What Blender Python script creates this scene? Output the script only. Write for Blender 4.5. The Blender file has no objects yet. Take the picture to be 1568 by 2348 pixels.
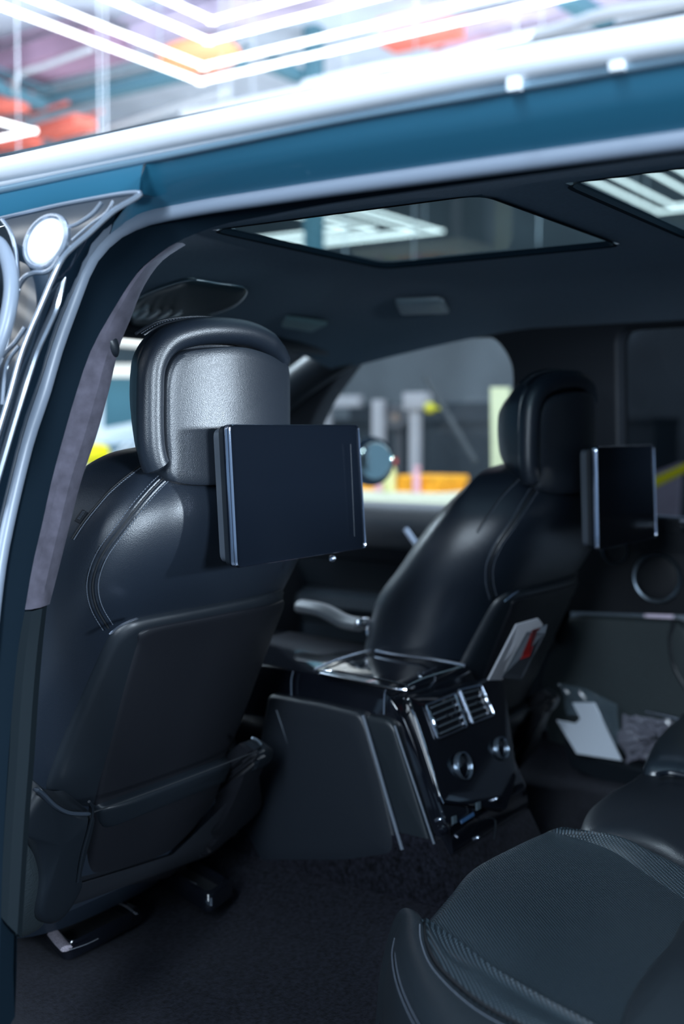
import bpy, bmesh, math, random
from mathutils import Vector as V, Matrix
from mathutils.bvhtree import BVHTree
random.seed(4)
sc = bpy.context.scene
COL = sc.collection

# ------------------------------------------------------------------ camera
CAM = V((-1.58, -0.90, 1.48)); FPX = 2593.0
YAW = math.radians(34.6); PIT = math.atan(187 / FPX)
FW = V((math.cos(PIT)*math.cos(YAW), math.cos(PIT)*math.sin(YAW), -math.sin(PIT)))
RT = V((math.sin(YAW), -math.cos(YAW), 0)); UP = RT.cross(FW)
cd = bpy.data.cameras.new('camera'); cam = bpy.data.objects.new('camera', cd); COL.objects.link(cam)
cd.sensor_fit = 'VERTICAL'; cd.sensor_height = 36; cd.sensor_width = 24; cd.lens = FPX/2348*36
cd.clip_start = .02; cd.clip_end = 100
cam.matrix_world = Matrix((( RT.x, UP.x, -FW.x, CAM.x), (RT.y, UP.y, -FW.y, CAM.y), (RT.z, UP.z, -FW.z, CAM.z), (0,0,0,1)))
cd.dof.use_dof = True; cd.dof.focus_distance = 1.38; cd.dof.aperture_fstop = 2.6
sc.camera = cam
# ------------------------------------------------------------------ world + exposure
w = bpy.data.worlds.new('world'); sc.world = w; w.use_nodes = True
w.node_tree.nodes['Background'].inputs[0].default_value = (.36, .60, .92, 1)
w.node_tree.nodes['Background'].inputs[1].default_value = .45
sc.view_settings.view_transform = 'Standard'; sc.view_settings.look = 'None'
sc.view_settings.exposure = 0.0; sc.view_settings.gamma = 1; sc.view_settings.use_curve_mapping = False
sc.cycles.use_denoising = True
sc.cycles.sample_clamp_indirect = 6
sc.cycles.max_bounces = 8; sc.cycles.transparent_max_bounces = 12
def area(name, loc, tgt, sx, sy, power, color=(.72, .86, 1)):
    l = bpy.data.lights.new(name, 'AREA'); l.shape = 'RECTANGLE'; l.size = sx; l.size_y = sy
    l.energy = power; l.color = color
    o = bpy.data.objects.new(name, l); COL.objects.link(o); o.location = loc
    o.rotation_euler = (V(tgt)-V(loc)).to_track_quat('-Z', 'Y').to_euler()
    return o
# workshop lamps above and behind the photographer
area('workshop_lamp', (-3.3, -.9, 2.7), (-.5, .1, 1.3), .6, 2.0, 150)
# unseen rear fills, added to light only the near headrest and shoulder
area('rear_fill', (-1.9, -4.5, 1.92), (-.45, 0, 1.5), .8, .45, 280)
area('rear_fill', (1.55, -4.0, 1.88), (-.45, 0, 1.5), .14, .5, 330)
area('ceiling_fill', (3.5, 3.0, 2.9), (4.5, 4.5, 4.6), 5, 5, 260)  # added fill, boosts the tubes' upward light on the ceiling
area('front_fill', (.7, 2.7, 2.9), (.1, .8, 1.1), 1, .6, 90)  # added fill for dashboard, armrest and far door pad
area('front_fill', (.8, 3.6, 3.5), (.2, 4.6, 0), 1, 1, 160)  # added fill that brightens the white car ahead

# ------------------------------------------------------------------ helpers
def P(px, py, X=None, Y=None, Z=None, pl=None):
    d = FW*FPX + RT*(px-784) - UP*(py-1174)
    if X is not None: t = (X-CAM.x)/d.x
    elif Y is not None: t = (Y-CAM.y)/d.y
    elif Z is not None: t = (Z-CAM.z)/d.z
    else: n, k = pl; t = (k - n.dot(CAM))/n.dot(d)
    return CAM + d*t
def hit(px, py, bvh):
    d = (FW*FPX + RT*(px-784) - UP*(py-1174)).normalized()
    r = bvh.ray_cast(CAM, d)
    return (r[0], r[1]) if r[0] is not None else (None, None)
def catmull(pts, n, closed=False):
    pts = [V(p) for p in pts]; m = len(pts); out = []
    segs = m if closed else m-1
    for k in range(n if closed else n):
        u = k/n*segs if closed else k/(n-1)*segs
        i = min(int(u), segs-1); t = u-i
        g = (lambda j: pts[j % m]) if closed else (lambda j: pts[max(0, min(m-1, j))])
        a, b, c, d = g(i-1), g(i), g(i+1), g(i+2)
        out.append(.5*((2*b)+(c-a)*t+(2*a-5*b+4*c-d)*t*t+(3*b-a-3*c+d)*t*t*t))
    return out
def lin(pts, n):
    pts = [V(p) for p in pts]; L = [0]
    for a, b in zip(pts, pts[1:]): L.append(L[-1]+(b-a).length)
    out = []
    for k in range(n):
        s = L[-1]*k/(n-1); i = 0
        while i < len(pts)-2 and L[i+1] < s: i += 1
        t = (s-L[i])/max(1e-9, L[i+1]-L[i]); out.append(pts[i].lerp(pts[i+1], min(1, t)))
    return out
def even(pts, n): return lin(catmull(pts, max(60, len(pts)*8)), n)
def fillet(pts, r, k=5):
    pts = [V(p) for p in pts]; out = []; m = len(pts)
    for i in range(m):
        a, b, c = pts[i-1], pts[i], pts[(i+1) % m]
        da, dc = (a-b), (c-b); ri = r[i] if isinstance(r, (list, tuple)) else r
        q = min(ri, da.length*.45, dc.length*.45)
        s, e = b+da.normalized()*q, b+dc.normalized()*q
        for j in range(k+1):
            t = j/k; out.append((1-t)**2*s+2*t*(1-t)*b+t*t*e)
    return out
def densify(pts, step):
    out = []; m = len(pts)
    for i in range(m):
        a, b = pts[i], pts[(i+1) % m]; n = max(1, int((b-a).length/step))
        for j in range(n): out.append(a.lerp(b, j/n))
    return out
def wpos(o):
    p = V((0, 0, 0))
    while o is not None: p += V(o.location); o = o.parent
    return p
def obj(name, bm, m, parent=None, smooth=True, weld=True):
    if weld: bmesh.ops.remove_doubles(bm, verts=bm.verts, dist=1e-6)
    bmesh.ops.recalc_face_normals(bm, faces=bm.faces)
    me = bpy.data.meshes.new(name)
    if parent is not None:
        bmesh.ops.translate(bm, verts=bm.verts, vec=-wpos(parent)); org = V((0, 0, 0))
    else:
        org = V((0, 0, 0))
        if bm.verts:
            xs = [v.co for v in bm.verts]
            org = V((sum(v.x for v in xs)/len(xs), sum(v.y for v in xs)/len(xs), min(v.z for v in xs)))
            bmesh.ops.translate(bm, verts=bm.verts, vec=-org)
    bm.to_mesh(me); bm.free()
    me.materials.append(m)
    if smooth:
        for p in me.polygons: p.use_smooth = True
        me.set_sharp_from_angle(angle=math.radians(40))
    o = bpy.data.objects.new(name, me); COL.objects.link(o); o.location = org
    if parent is not None: o.parent = parent
    return o
def empty(name, loc, label, cat, group=None):
    o = bpy.data.objects.new(name, None); COL.objects.link(o); o.location = loc; o.empty_display_size = .1
    o['label'] = label; o['category'] = cat
    if group: o['group'] = group
    return o
def tag(o, label, cat, group=None):
    o['label'] = label; o['category'] = cat
    if group: o['group'] = group
    return o
def structure(o, label=None):
    o['kind'] = 'structure'
    if label: o['label'] = label
    return o
def grid(bm, rows, closed_u=False, closed_v=False):
    vs = [[bm.verts.new(p) for p in r] for r in rows]
    nr, nc = len(vs), len(vs[0])
    for i in range(nr if closed_v else nr-1):
        for j in range(nc if closed_u else nc-1):
            a, b, c, d = vs[i][j], vs[i][(j+1) % nc], vs[(i+1) % nr][(j+1) % nc], vs[(i+1) % nr][j]
            try: bm.faces.new((a, b, c, d))
            except ValueError: pass
    return vs
def tube(bm, path, r, seg=10, closed=False, flat=1.0, up=None):
    path = [V(p) for p in path]; n = len(path); rows = []
    nrm = None
    for i, p in enumerate(path):
        if closed: t = path[(i+1) % n]-path[i-1]
        else: t = path[min(n-1, i+1)]-path[max(0, i-1)]
        t.normalize()
        if up is not None: nrm = V(up)
        elif nrm is None: nrm = V((0, 0, 1)) if abs(t.z) < .9 else V((1, 0, 0))
        nrm = (nrm - t*nrm.dot(t)).normalized(); bn = t.cross(nrm)
        ri = r[min(len(r)-1, i)] if isinstance(r, (list, tuple)) else r
        rows.append([p+nrm*math.cos(a)*ri*flat+bn*math.sin(a)*ri for a in [2*math.pi*k/seg for k in range(seg)]])
    vs = grid(bm, rows, closed_u=True, closed_v=closed)
    if not closed:
        try: bm.faces.new(vs[0]); bm.faces.new(vs[-1])
        except ValueError: pass
def pillow(bm, outline, n, h=0.0, r=.01, d=.02, e=.12, shape=None, rings=None):
    """closed outline, rounded edge of height r, bulge h, depth d behind"""
    n = V(n).normalized(); c = sum((p for p in outline), V((0, 0, 0)))/len(outline)
    S = rings or [1, 1-e*.12, 1-e*.35, 1-e*.65, 1-e, .8-e*.3, .65, .45, .25, .1]
    rows = [[p-n*d for p in outline]]
    if d > .004: rows.append([p-n*d*.1 for p in outline])
    for s in S:
        k = max(0, (s-(1-e))/e); k = min(1, k)
        hh = r*(math.sqrt(max(0, 1-k*k))-0) + h*(1-s*s)
        rows.append([c+(p-c)*s+n*(hh + (shape(c+(p-c)*s) if shape else 0)) for p in outline])
    vs = grid(bm, rows, closed_u=True)
    cc = bm.verts.new(c+n*(r+h+(shape(c) if shape else 0)))
    m = len(outline)
    for j in range(m): bm.faces.new((vs[-1][j], vs[-1][(j+1) % m], cc))
    try: bm.faces.new(list(reversed(vs[0])))
    except ValueError: pass
def box(bm, lo, hi, bev=0.0, rot=None, c=None, seg=2):
    lo, hi = V(lo), V(hi)
    t = bmesh.new(); bmesh.ops.create_cube(t, size=1)
    for v in t.verts: v.co = V((lo[i]+(v.co[i]+.5)*(hi[i]-lo[i]) for i in range(3)))
    if bev > 0: bmesh.ops.bevel(t, geom=t.edges[:], offset=bev, segments=seg, affect='EDGES', profile=.7)
    if rot is not None:
        c = V(c) if c is not None else (lo+hi)/2
        for v in t.verts: v.co = c+rot @ (v.co-c)
    me = bpy.data.meshes.new('tmp'); t.to_mesh(me); t.free(); bm.from_mesh(me); bpy.data.meshes.remove(me)
def slab(bm, quad, n, th, bev=.0):
    """four corners (front face), extruded back along -n"""
    n = V(n).normalized(); t = bmesh.new()
    a = [t.verts.new(p) for p in quad]; b = [t.verts.new(p-n*th) for p in quad]; m = len(quad)
    t.faces.new(a); t.faces.new(list(reversed(b)))
    for i in range(m): t.faces.new((a[i], b[i], b[(i+1) % m], a[(i+1) % m]))
    if bev: bmesh.ops.bevel(t, geom=t.edges[:], offset=bev, segments=2, affect='EDGES', profile=.7)
    me = bpy.data.meshes.new('tmp'); t.to_mesh(me); t.free(); bm.from_mesh(me); bpy.data.meshes.remove(me)
def B(): return bmesh.new()
def disc(bm, c, n, r0, r1, th, seg=36, ring=True, ex=1.0):
    """ring (torus-like bezel) or lens"""
    n = V(n).normalized(); u = n.orthogonal().normalized(); w_ = n.cross(u)
    prof = [(r0, 0), (r0, th*.8), (r0+(r1-r0)*.3, th), (r0+(r1-r0)*.7, th), (r1, th*.6), (r1, -th*.5), (r0, -th*.5)] if ring else \
           [(r1, -th), (r1, 0), (r1*.93, th*.5), (r1*.6, th*.8), (r1*.3, th*.95), (.0001, th)]
    rows = [[V(c)+(u*math.cos(a)+w_*math.sin(a))*q+n*z for q, z in prof] for a in [2*math.pi*k/seg for k in range(seg)]]
    grid(bm, rows, closed_u=ring, closed_v=True)

# ------------------------------------------------------------------ materials
def mat(name, col, rough=.5, metal=0., spec=.5, noise=0, nscale=300, bump=0, bscale=400, coat=0, sheen=0, emis=None, est=0, kind=None, alpha=1):
    m = bpy.data.materials.new(name); m.use_nodes = True; nt = m.node_tree; b = nt.nodes['Principled BSDF']
    b.inputs['Base Color'].default_value = (*col, 1); b.inputs['Roughness'].default_value = rough
    b.inputs['Metallic'].default_value = metal; b.inputs['Specular IOR Level'].default_value = spec
    if coat: b.inputs['Coat Weight'].default_value = coat; b.inputs['Coat Roughness'].default_value = .04
    if sheen:
        b.inputs['Sheen Weight'].default_value = sheen; b.inputs['Sheen Roughness'].default_value = .5
        b.inputs['Sheen Tint'].default_value = (.8, .85, 1, 1)
    if emis: b.inputs['Emission Color'].default_value = (*emis, 1); b.inputs['Emission Strength'].default_value = est
    tc = nt.nodes.new('ShaderNodeTexCoord')
    if noise:
        t = nt.nodes.new('ShaderNodeTexNoise'); t.inputs['Scale'].default_value = nscale; t.inputs['Detail'].default_value = 3
        r = nt.nodes.new('ShaderNodeMapRange'); r.inputs['From Min'].default_value = .3; r.inputs['From Max'].default_value = .7
        r.inputs['To Min'].default_value = 1-noise; r.inputs['To Max'].default_value = 1+noise
        mx = nt.nodes.new('ShaderNodeVectorMath'); mx.operation = 'SCALE'; mx.inputs[0].default_value = col
        nt.links.new(tc.outputs['Object'], t.inputs['Vector']); nt.links.new(t.outputs['Fac'], r.inputs['Value'])
        nt.links.new(r.outputs[0], mx.inputs['Scale']); nt.links.new(mx.outputs[0], b.inputs['Base Color'])
    if bump:
        t = nt.nodes.new('ShaderNodeTexVoronoi' if kind == 'leather' else 'ShaderNodeTexNoise'); t.inputs['Scale'].default_value = bscale
        bp = nt.nodes.new('ShaderNodeBump'); bp.inputs['Strength'].default_value = bump; bp.inputs['Distance'].default_value = .0006
        nt.links.new(tc.outputs['Object'], t.inputs['Vector'])
        nt.links.new(t.outputs['Distance' if kind == 'leather' else 'Fac'], bp.inputs['Height']); nt.links.new(bp.outputs[0], b.inputs['Normal'])
    return m
def emit(name, col, s):
    m = bpy.data.materials.new(name); m.use_nodes = True; nt = m.node_tree; nt.nodes.clear()
    e = nt.nodes.new('ShaderNodeEmission'); e.inputs[0].default_value = (*col, 1); e.inputs[1].default_value = s
    o = nt.nodes.new('ShaderNodeOutputMaterial'); nt.links.new(e.outputs[0], o.inputs[0]); return m
def glass(name, tint, refl=.08, rough=.02):
    m = bpy.data.materials.new(name); m.use_nodes = True; nt = m.node_tree; nt.nodes.clear()
    t = nt.nodes.new('ShaderNodeBsdfTransparent'); t.inputs[0].default_value = (*tint, 1)
    g = nt.nodes.new('ShaderNodeBsdfGlossy'); g.inputs['Roughness'].default_value = rough
    lw = nt.nodes.new('ShaderNodeLayerWeight'); lw.inputs['Blend'].default_value = .5
    f = nt.nodes.new('ShaderNodeMath'); f.operation = 'POWER'; f.inputs[1].default_value = 5
    nt.links.new(lw.outputs['Facing'], f.inputs[0])
    k = nt.nodes.new('ShaderNodeMath'); k.operation = 'MULTIPLY_ADD'; k.inputs[1].default_value = refl*8; k.inputs[2].default_value = .03
    x = nt.nodes.new('ShaderNodeMixShader'); o = nt.nodes.new('ShaderNodeOutputMaterial')
    nt.links.new(f.outputs[0], k.inputs[0]); nt.links.new(k.outputs[0], x.inputs[0]); nt.links.new(t.outputs[0], x.inputs[1])
    nt.links.new(g.outputs[0], x.inputs[2]); nt.links.new(x.outputs[0], o.inputs[0]); return m
LEATHER = mat('black_leather', (.007, .011, .018), .36, spec=.6, bump=.22, bscale=900, kind='leather')
LEATHER2 = mat('soft_black_leather', (.006, .009, .014), .46, spec=.5, bump=.35, bscale=700, kind='leather')
HARD = mat('black_plastic', (.006, .009, .013), .42, spec=.45, bump=.15, bscale=1200)
HARD2 = mat('dull_black_plastic', (.006, .008, .012), .6, spec=.35, bump=.2, bscale=900)
PIANO = mat('piano_black', (.004, .005, .008), .06, spec=.6, coat=.5)
SCREEN = mat('screen_glass', (.004, .006, .010), .10, spec=.18)
CHROME = mat('chrome', (.75, .78, .85), .14, metal=1)
SATIN = mat('satin_metal', (.45, .5, .6), .25, metal=1)
STITCH = mat('grey_thread', (.07, .085, .11), .7)
GROOVE = mat('seam_shadow', (.004, .006, .009), .7)
CARPET = mat('carpet_pile', (.0055, .006, .009), .95, spec=.05, noise=.7, nscale=160, bump=1, bscale=400, sheen=.04)
HEADL = mat('headliner_suede', (.048, .088, .118), .9, spec=.15, noise=.12, nscale=200, bump=.4, bscale=600, sheen=.15)  # lens haze put into the lining as a blue base tint
SUEDE = mat('pillar_suede', (.058, .054, .070), .9, spec=.1, noise=.25, nscale=60, bump=.5, bscale=500, sheen=.15)
HAZE_PAINT = mat('haze_blue_paint', (.020, .115, .185), .30, spec=.5, coat=.3)  # black bodywork; blue of reflections and lens haze put into the base colour
GLOSS = mat('gloss_black_paint', (.006, .014, .024), .08, spec=.6, coat=1)
SEAL = mat('rubber_seal', (.19, .225, .28), .38, spec=.6)  # highlight along the tubes raised into the base grey
DARKSEAL = mat('dark_rubber', (.0025, .007, .012), .8, spec=.06)
TUBE = emit('lamp_tube', (.93, .97, 1), 6)
G_CLEAR = glass('clear_glass', (.88, .93, .93), .05)
G_ROOF = glass('roof_glass', (.24, .32, .33), .008)
G_DARK = glass('privacy_glass', (.10, .115, .13), .03)

# ------------------------------------------------------------------ workshop shell
bm = B(); box(bm, (-7, -6, -.05), (12, 12, 0)); structure(obj('floor', bm, mat('painted_floor', (.10, .12, .14), .3, noise=.15, nscale=3), smooth=False))
CEILM = mat('ceiling_panel_paint', (.82, .87, .95), .8, noise=.22, nscale=1.1)
bm = B(); box(bm, (-7, -6, 4.6), (14, 14, 4.7)); ceiling = structure(obj('ceiling', bm, CEILM, smooth=False))
bm = B(); box(bm, (-7, 11, 0), (14, 11.1, 4.6)); wf = structure(obj('wall_front', bm, mat('teal_wall_paint', (.10, .20, .26), .7, noise=.15, nscale=1), smooth=False))
bm = B(); box(bm, (8.4, -6, 0), (8.5, 11, 4.6)); wr = structure(obj('wall_right', bm, mat('grey_wall_paint', (.10, .115, .13), .7, noise=.25, nscale=1.2), smooth=False))

# ------------------------------------------------------------------ the car body
car = empty('car', (0, .2, 0), 'dark luxury car seen through its open rear door, its black cabin around the seats', 'car')
def splane(X0, s=.25): return (V((1, 0, -s)), X0-s*1.72)
def tr(pts, pl, n=70):
    q = [P(x, y, pl=pl) for x, y in pts]
    if pts[0][0] >= 1700:      # carry the frame on rearwards past the opening
        q = [q[0]+V((0, -.9, -.012)), q[0]+V((0, -.4, -.003))]+q; n = int(n*1.6)
    return even(q, n)
seal_px = [(1760,292),(1568,318),(1200,368),(784,425),(600,452),(480,470),(400,485),(340,498),(290,518),(249,545),(202,602),(163,700),(127,800),(98,900),(64,1000),(38,1100),(15,1200),(-4,1300),(-22,1450),(-45,1700),(-75,2400)]
SP = splane(-.68)
sealc = tr(seal_px, SP)
# upper door frame between the roof gutter and the seal
gut_px = [(1760,95),(1568,130),(1176,200),(784,272),(400,352),(200,393),(0,435),(-200,475)]
top_s = tr(seal_px[:9], SP, 40)
outer_g = tr(gut_px, splane(-.745), 40)
bm = B()
rows = []
for a, b in zip(tr(gut_px[:5]+[(345,364),(324,400),(318,446),(296,466)], splane(-.745), 60), tr(seal_px[:10], SP, 60)):
    rows.append([a, a.lerp(b, .25)+V((-.004, 0, -.002)), a.lerp(b, .5)+V((-.006, 0, -.002)), a.lerp(b, .8)+V((-.002, 0, 0)), b, b+V((.02, 0, .03))])
grid(bm, rows); obj('roof_side_frame', bm, HAZE_PAINT, car)
# frame continuing above the glossy pillar panel, to the left edge
bm = B()
lo_l = tr([(330,445),(300,441),(250,452),(100,475),(0,500),(-60,512),(-200,536)], splane(-.735), 30)
up_l = tr([(330,366),(300,373),(200,393),(100,413),(0,435),(-60,447),(-200,475)], splane(-.745), 30)
grid(bm, [[a+V((0, 0, .012)), a, a.lerp(b, .5)+V((-.004, 0, 0)), b, b+V((.03, 0, 0))] for a, b in zip(up_l, lo_l)])
obj('front_door_header', bm, HAZE_PAINT, car)
# gap behind: pillar band between panel and seal
bm = B()
pl_px = [(296,466),(268,484),(205,540),(170,568),(147,592),(125,635),(96,703),(54,803),(26,903),(-5,1000),(-60,1200),(-100,1500),(-140,2400)]
A = tr(pl_px, splane(-.735), 50); Bc = tr(seal_px[9:], SP, 50)
grid(bm, [[a, a.lerp(b, .25)+V((-.004, 0, -.002)), a.lerp(b, .5)+V((-.006, 0, -.002)), a.lerp(b, .8)+V((-.002, 0, 0)), b, b+V((.02, .02, 0))] for a, b in zip(A, Bc)])
obj('pillar_band', bm, GLOSS, car)
# roof gutter mouldings
g1 = tr([(1760,45),(1568,82),(1176,150),(784,228),(400,308),(200,350),(0,392),(-200,430)], splane(-.755), 60)
g2 = tr([(1760,72),(1568,106),(1176,178),(784,254),(400,334),(200,375),(0,418),(-200,458)], splane(-.75), 60)
g3 = tr([(1760,96),(1568,131),(1176,201),(784,272),(400,352),(200,393),(0,436),(-200,476)], splane(-.746), 60)
bm = B(); tube(bm, g1, .0135, 14); gm = obj('roof_moulding', bm, mat('moulding_reflection', (.92, .94, .98), .45, metal=.45), car); gm['label'] = 'roof moulding coloured white for the lamps it reflects'  # lamp reflection on black paint, put in as a near-white base
bm = B(); tube(bm, g2[44:], .0055, 10); obj('gutter_reflection', bm, mat('bright_strip', (.92, .94, .98), .4, metal=.3), car)  # second reflected line, whitened in its base colour too
bm = B(); tube(bm, g3, .0042, 10); obj('gutter_edge', bm, mat('light_edge', (.28, .42, .52), .3, metal=.6), car)
for cx, cy in ((1180, 172), (1416, 124)):
    c = P(cx, cy, pl=splane(-.756)); bm = B(); box(bm, c-V((.004, .006, .013)), c+V((.004, .006, .013)), .003)
    obj('gutter_clip', bm, mat('white_clip', (.8, .82, .85), .35), car)
# door seal tube
bm = B(); tube(bm, sealc, .0088, 16); sl = obj('door_seal', bm, SEAL, car); sl['label'] = 'rubber door seal, its highlight put into a pale colour'

# outer skin and headliner with two glass roof openings
HX0, HX1 = -.38, .06
HY = ((-.27, .145), (-1.3, -.375))
def zh(x, y):
    z = 1.757 - (.018 if x < 0 else .058)*max(0, (abs(x)-.3)/.35)**1.6 - (.075*((y-.15)/.5)**1.3 if y > .15 else 0)
    return z
def holed(dz, xs_edge, hx0=HX0, hx1=HX1, hy=HY):
    xs = sorted(set([-.56, -.34, .18, .26, .34, .42, .50, .58, -xs_edge, -.60, -.52, -.45, HX0, -.3, -.2, -.1, 0, HX1, .14, .22, .3, .38, .46, .54, .62, xs_edge]))
    ys = sorted(set([-1.6, -1.45, -1.3, -1.0, -.7, -.5, -.375, -.32, -.27, -.15, 0, .145, .18, .22, .26, .3, .34, .38, .42, .50, .46, .54, .6, .66]))
    bm = B(); v = {}
    for i, x in enumerate(xs):
        for j, y in enumerate(ys): v[i, j] = bm.verts.new((x, y, zh(x, y)+dz))
    for i in range(len(xs)-1):
        for j in range(len(ys)-1):
            xc, yc = (xs[i]+xs[i+1])/2, (ys[j]+ys[j+1])/2
            if hx0 < xc < hx1 and any(a < yc < b for a, b in hy): continue
            bm.faces.new((v[i, j], v[i+1, j], v[i+1, j+1], v[i, j+1]))
    return bm
obj('headliner', holed(0, .655), HEADL, car)
obj('roof_panel', holed(.055, .74, -.52, .62, ((-1.6, .6),)), GLOSS, car)
for k, (y0, y1) in enumerate(HY):
    bm = B()
    q = [V((HX0, y0, 1.757)), V((HX1, y0, 1.757)), V((HX1, y1, 1.757)), V((HX0, y1, 1.757))]
    ring = densify(fillet(q, .03, 4), .05)
    c = sum(ring, V((0, 0, 0)))/len(ring)
    grid(bm, [[p+(p-c).normalized()*.006+V((0, 0, -.004)), p+V((0, 0, -.003)), p+V((0, 0, .006))] for p in ring+[ring[0]]])
    obj('sunroof_frame', bm, DARKSEAL, car)
    bm = B(); bm.faces.new([bm.verts.new(v_) for v_ in ((HX0-.01, y0-.01, 1.760), (HX1+.01, y0-.01, 1.760), (HX1+.01, y1+.01, 1.760), (HX0-.01, y1+.01, 1.760))]); gl = obj('sunroof_glass', bm, G_ROOF, car, smooth=False)
    gl['label'] = 'dark tinted roof glass'

# inner side of the pillar: dark strip, then suede trim, then hard lower trim
D_px = [(1760,330),(1568,352),(1200,404),(784,463),(600,497),(500,518),(420,548),(352,590),(312,628),(263,705),(210,800),(175,900),(146,1000),(119,1100),(97,1200),(74,1300),(57,1400),(40,1500),(22,1700),(5,2000),(-5,2400)]
DP = splane(-.655)
Dc = tr(D_px, DP, 70)
bm = B(); grid(bm, [[a+V((.006, .004, .006)), a.lerp(b, .3)+V((0, .006, 0)), a.lerp(b, .8)+V((0, .006, 0)), b, b+V((.03, .01, .015)), b+V((.035, .012, .06))] for a, b in zip(sealc, Dc)])
obj('inner_seal_trim', bm, DARKSEAL, car)
E_px = [(425,562),(370,600),(328,660),(300,730),(272,800),(249,900),(221,1000),(187,1100),(161,1200),(136,1300),(114,1385)]
D2 = tr([(400,558),(352,592),(312,630),(263,705),(210,800),(175,900),(146,1000),(119,1100),(97,1200),(74,1300),(57,1398)], DP, 40)
E2 = tr(E_px, splane(-.625), 40)
bm = B(); grid(bm, [[a, a.lerp(b, .2)+V((-.004, -.006, 0)), a.lerp(b, .6)+V((-.006, -.008, 0)), a.lerp(b, .9)+V((-.002, -.003, 0)), b, b+V((.0, .05, 0))] for a, b in zip(D2, E2)])
o = obj('pillar_trim', bm, SUEDE, car); o['label'] = 'purplish grey suede pillar trim'
D3 = tr([(56,1402),(40,1500),(28,1620),(20,1750),(10,1900),(0,2100)], DP, 30)
E3 = tr([(108,1388),(98,1480),(88,1600),(78,1750),(66,1900),(50,2150)], splane(-.63), 30)
bm = B(); grid(bm, [[a, a.lerp(b, .25)+V((-.004, -.008, 0)), a.lerp(b, .7)+V((-.004, -.008, 0)), b, b+V((.0, .05, 0))] for a, b in zip(D3, E3)])
o = obj('lower_pillar_trim', bm, mat('matte_trim', (.004, .008, .011), .8, spec=.15, bump=.2, bscale=900), car)
# coat hook on the suede trim
c = P(252, 792, pl=splane(-.64)); bm = B()
bmesh.ops.create_uvsphere(bm, u_segments=18, v_segments=12, radius=1)
hk = Matrix.Rotation(math.radians(-25), 3, 'Y')
for v in bm.verts: v.co = c+V((.004, 0, 0))+hk @ V((v.co.x*.008, v.co.y*.007, v.co.z*.014+abs(v.co.x)*.003))
obj('coat_hook', bm, HARD, car)

# glossy pillar panel with hole plug
pan_px = [(326,444),(292,468),(245,500),(205,540),(170,568),(147,592),(125,635),(96,703),(54,803),(26,903),(0,985),(-60,1120),(-60,900),(8,800),(28,735),(40,665),(40,600),(28,548),(8,512),(2,500),(60,488),(140,470),(220,455),(285,444)]
GPL = splane(-.745)
pn = (V((-1, -.25, .25))).normalized()
o3 = [P(x, y, pl=GPL) for x, y in pan_px]
bm = B(); vs = [bm.verts.new(p+pn*.002) for p in o3]; f = bm.faces.new(vs)
bmesh.ops.triangulate(bm, faces=[f]); bmesh.ops.subdivide_edges(bm, edges=bm.edges[:], cuts=3, use_grid_fill=True)
PANEL = mat('gloss_pillar_paint', (.012, .022, .035), .10, spec=.7, coat=1, bump=.0)
pp = obj('pillar_panel', bm, PANEL, car)
pp['label'] = 'glossy black door pillar panel'
RIM = mat('rim_highlight', (.55, .6, .68), .16, metal=.8)  # highlights reflected by the black ridges, put into the base colour
def rim(px, r, closed=False, mt=RIM, parent=pp, name='panel_rim', pl=GPL, n=60):
    pts = [P(x, y, pl=pl)+pn*.002 for x, y in px]
    bm = B(); tube(bm, catmull(pts, n, closed), r, 8, closed, flat=.8); return obj(name, bm, mt, parent)
rim([(-10,506),(60,490),(140,472),(220,457),(285,446),(322,444),(312,456),(262,486),(205,538),(172,566),(147,592),(125,635),(96,703),(54,803),(26,903),(-4,1000)], .0030)
rim([(8,506),(26,532),(38,572),(43,620),(43,665),(33,725),(16,790),(-8,860)], .003)
rim([(236,466),(214,492),(180,515),(158,522)], .0026)
rim([(262,462),(245,490),(205,520),(168,552)], .0018)
rim([(140,590),(126,612),(108,624),(82,626),(60,636),(44,660),(38,690)], .0034)
rim([(60,752),(38,785),(6,820),(-4,850),(-2,930)], .003)
rim([(46,795),(24,825),(14,860),(8,930)], .0026)
cen = P(108, 556, pl=GPL)+pn*.003
a1 = P(133, 508, pl=GPL)-P(83, 604, pl=GPL); a1 = a1*.52; a2 = P(140, 572, pl=GPL)-P(76, 540, pl=GPL); a2 = a2*.52
ell = [cen+a1*math.cos(t)+a2*math.sin(t) for t in [2*math.pi*k/40 for k in range(40)]]
bm = B(); tube(bm, [cen+(p-cen)*1.12 for p in ell], .003, 8, True); obj('plug_ring', bm, RIM, pp)
bm = B(); pillow(bm, ell, pn, .003, .002, .003, .15)
pm = mat('white_hole_plug', (.85, .87, .9), .35, bump=1, bscale=14); pg = obj('hole_plug', bm, pm, pp); pg['label'] = 'white oval hole cover'
rim([(152,612),(145,640),(131,700),(110,750),(87,800),(68,855),(54,900),(28,985),(0,1080),(-20,1150)], .0052, mt=RIM, name='glossy_bead', parent=car, pl=splane(-.715))
# window seal of the front door at the left edge
bm = B(); pts = [P(x, y, pl=splane(-.77)) for x, y in [(-70,520),(-30,545),(0,562),(18,600),(26,650),(22,700),(8,760),(-20,830),(-60,900)]]
tube(bm, catmull(pts, 40), .008, 12); obj('front_window_seal', bm, SEAL, car)

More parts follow.
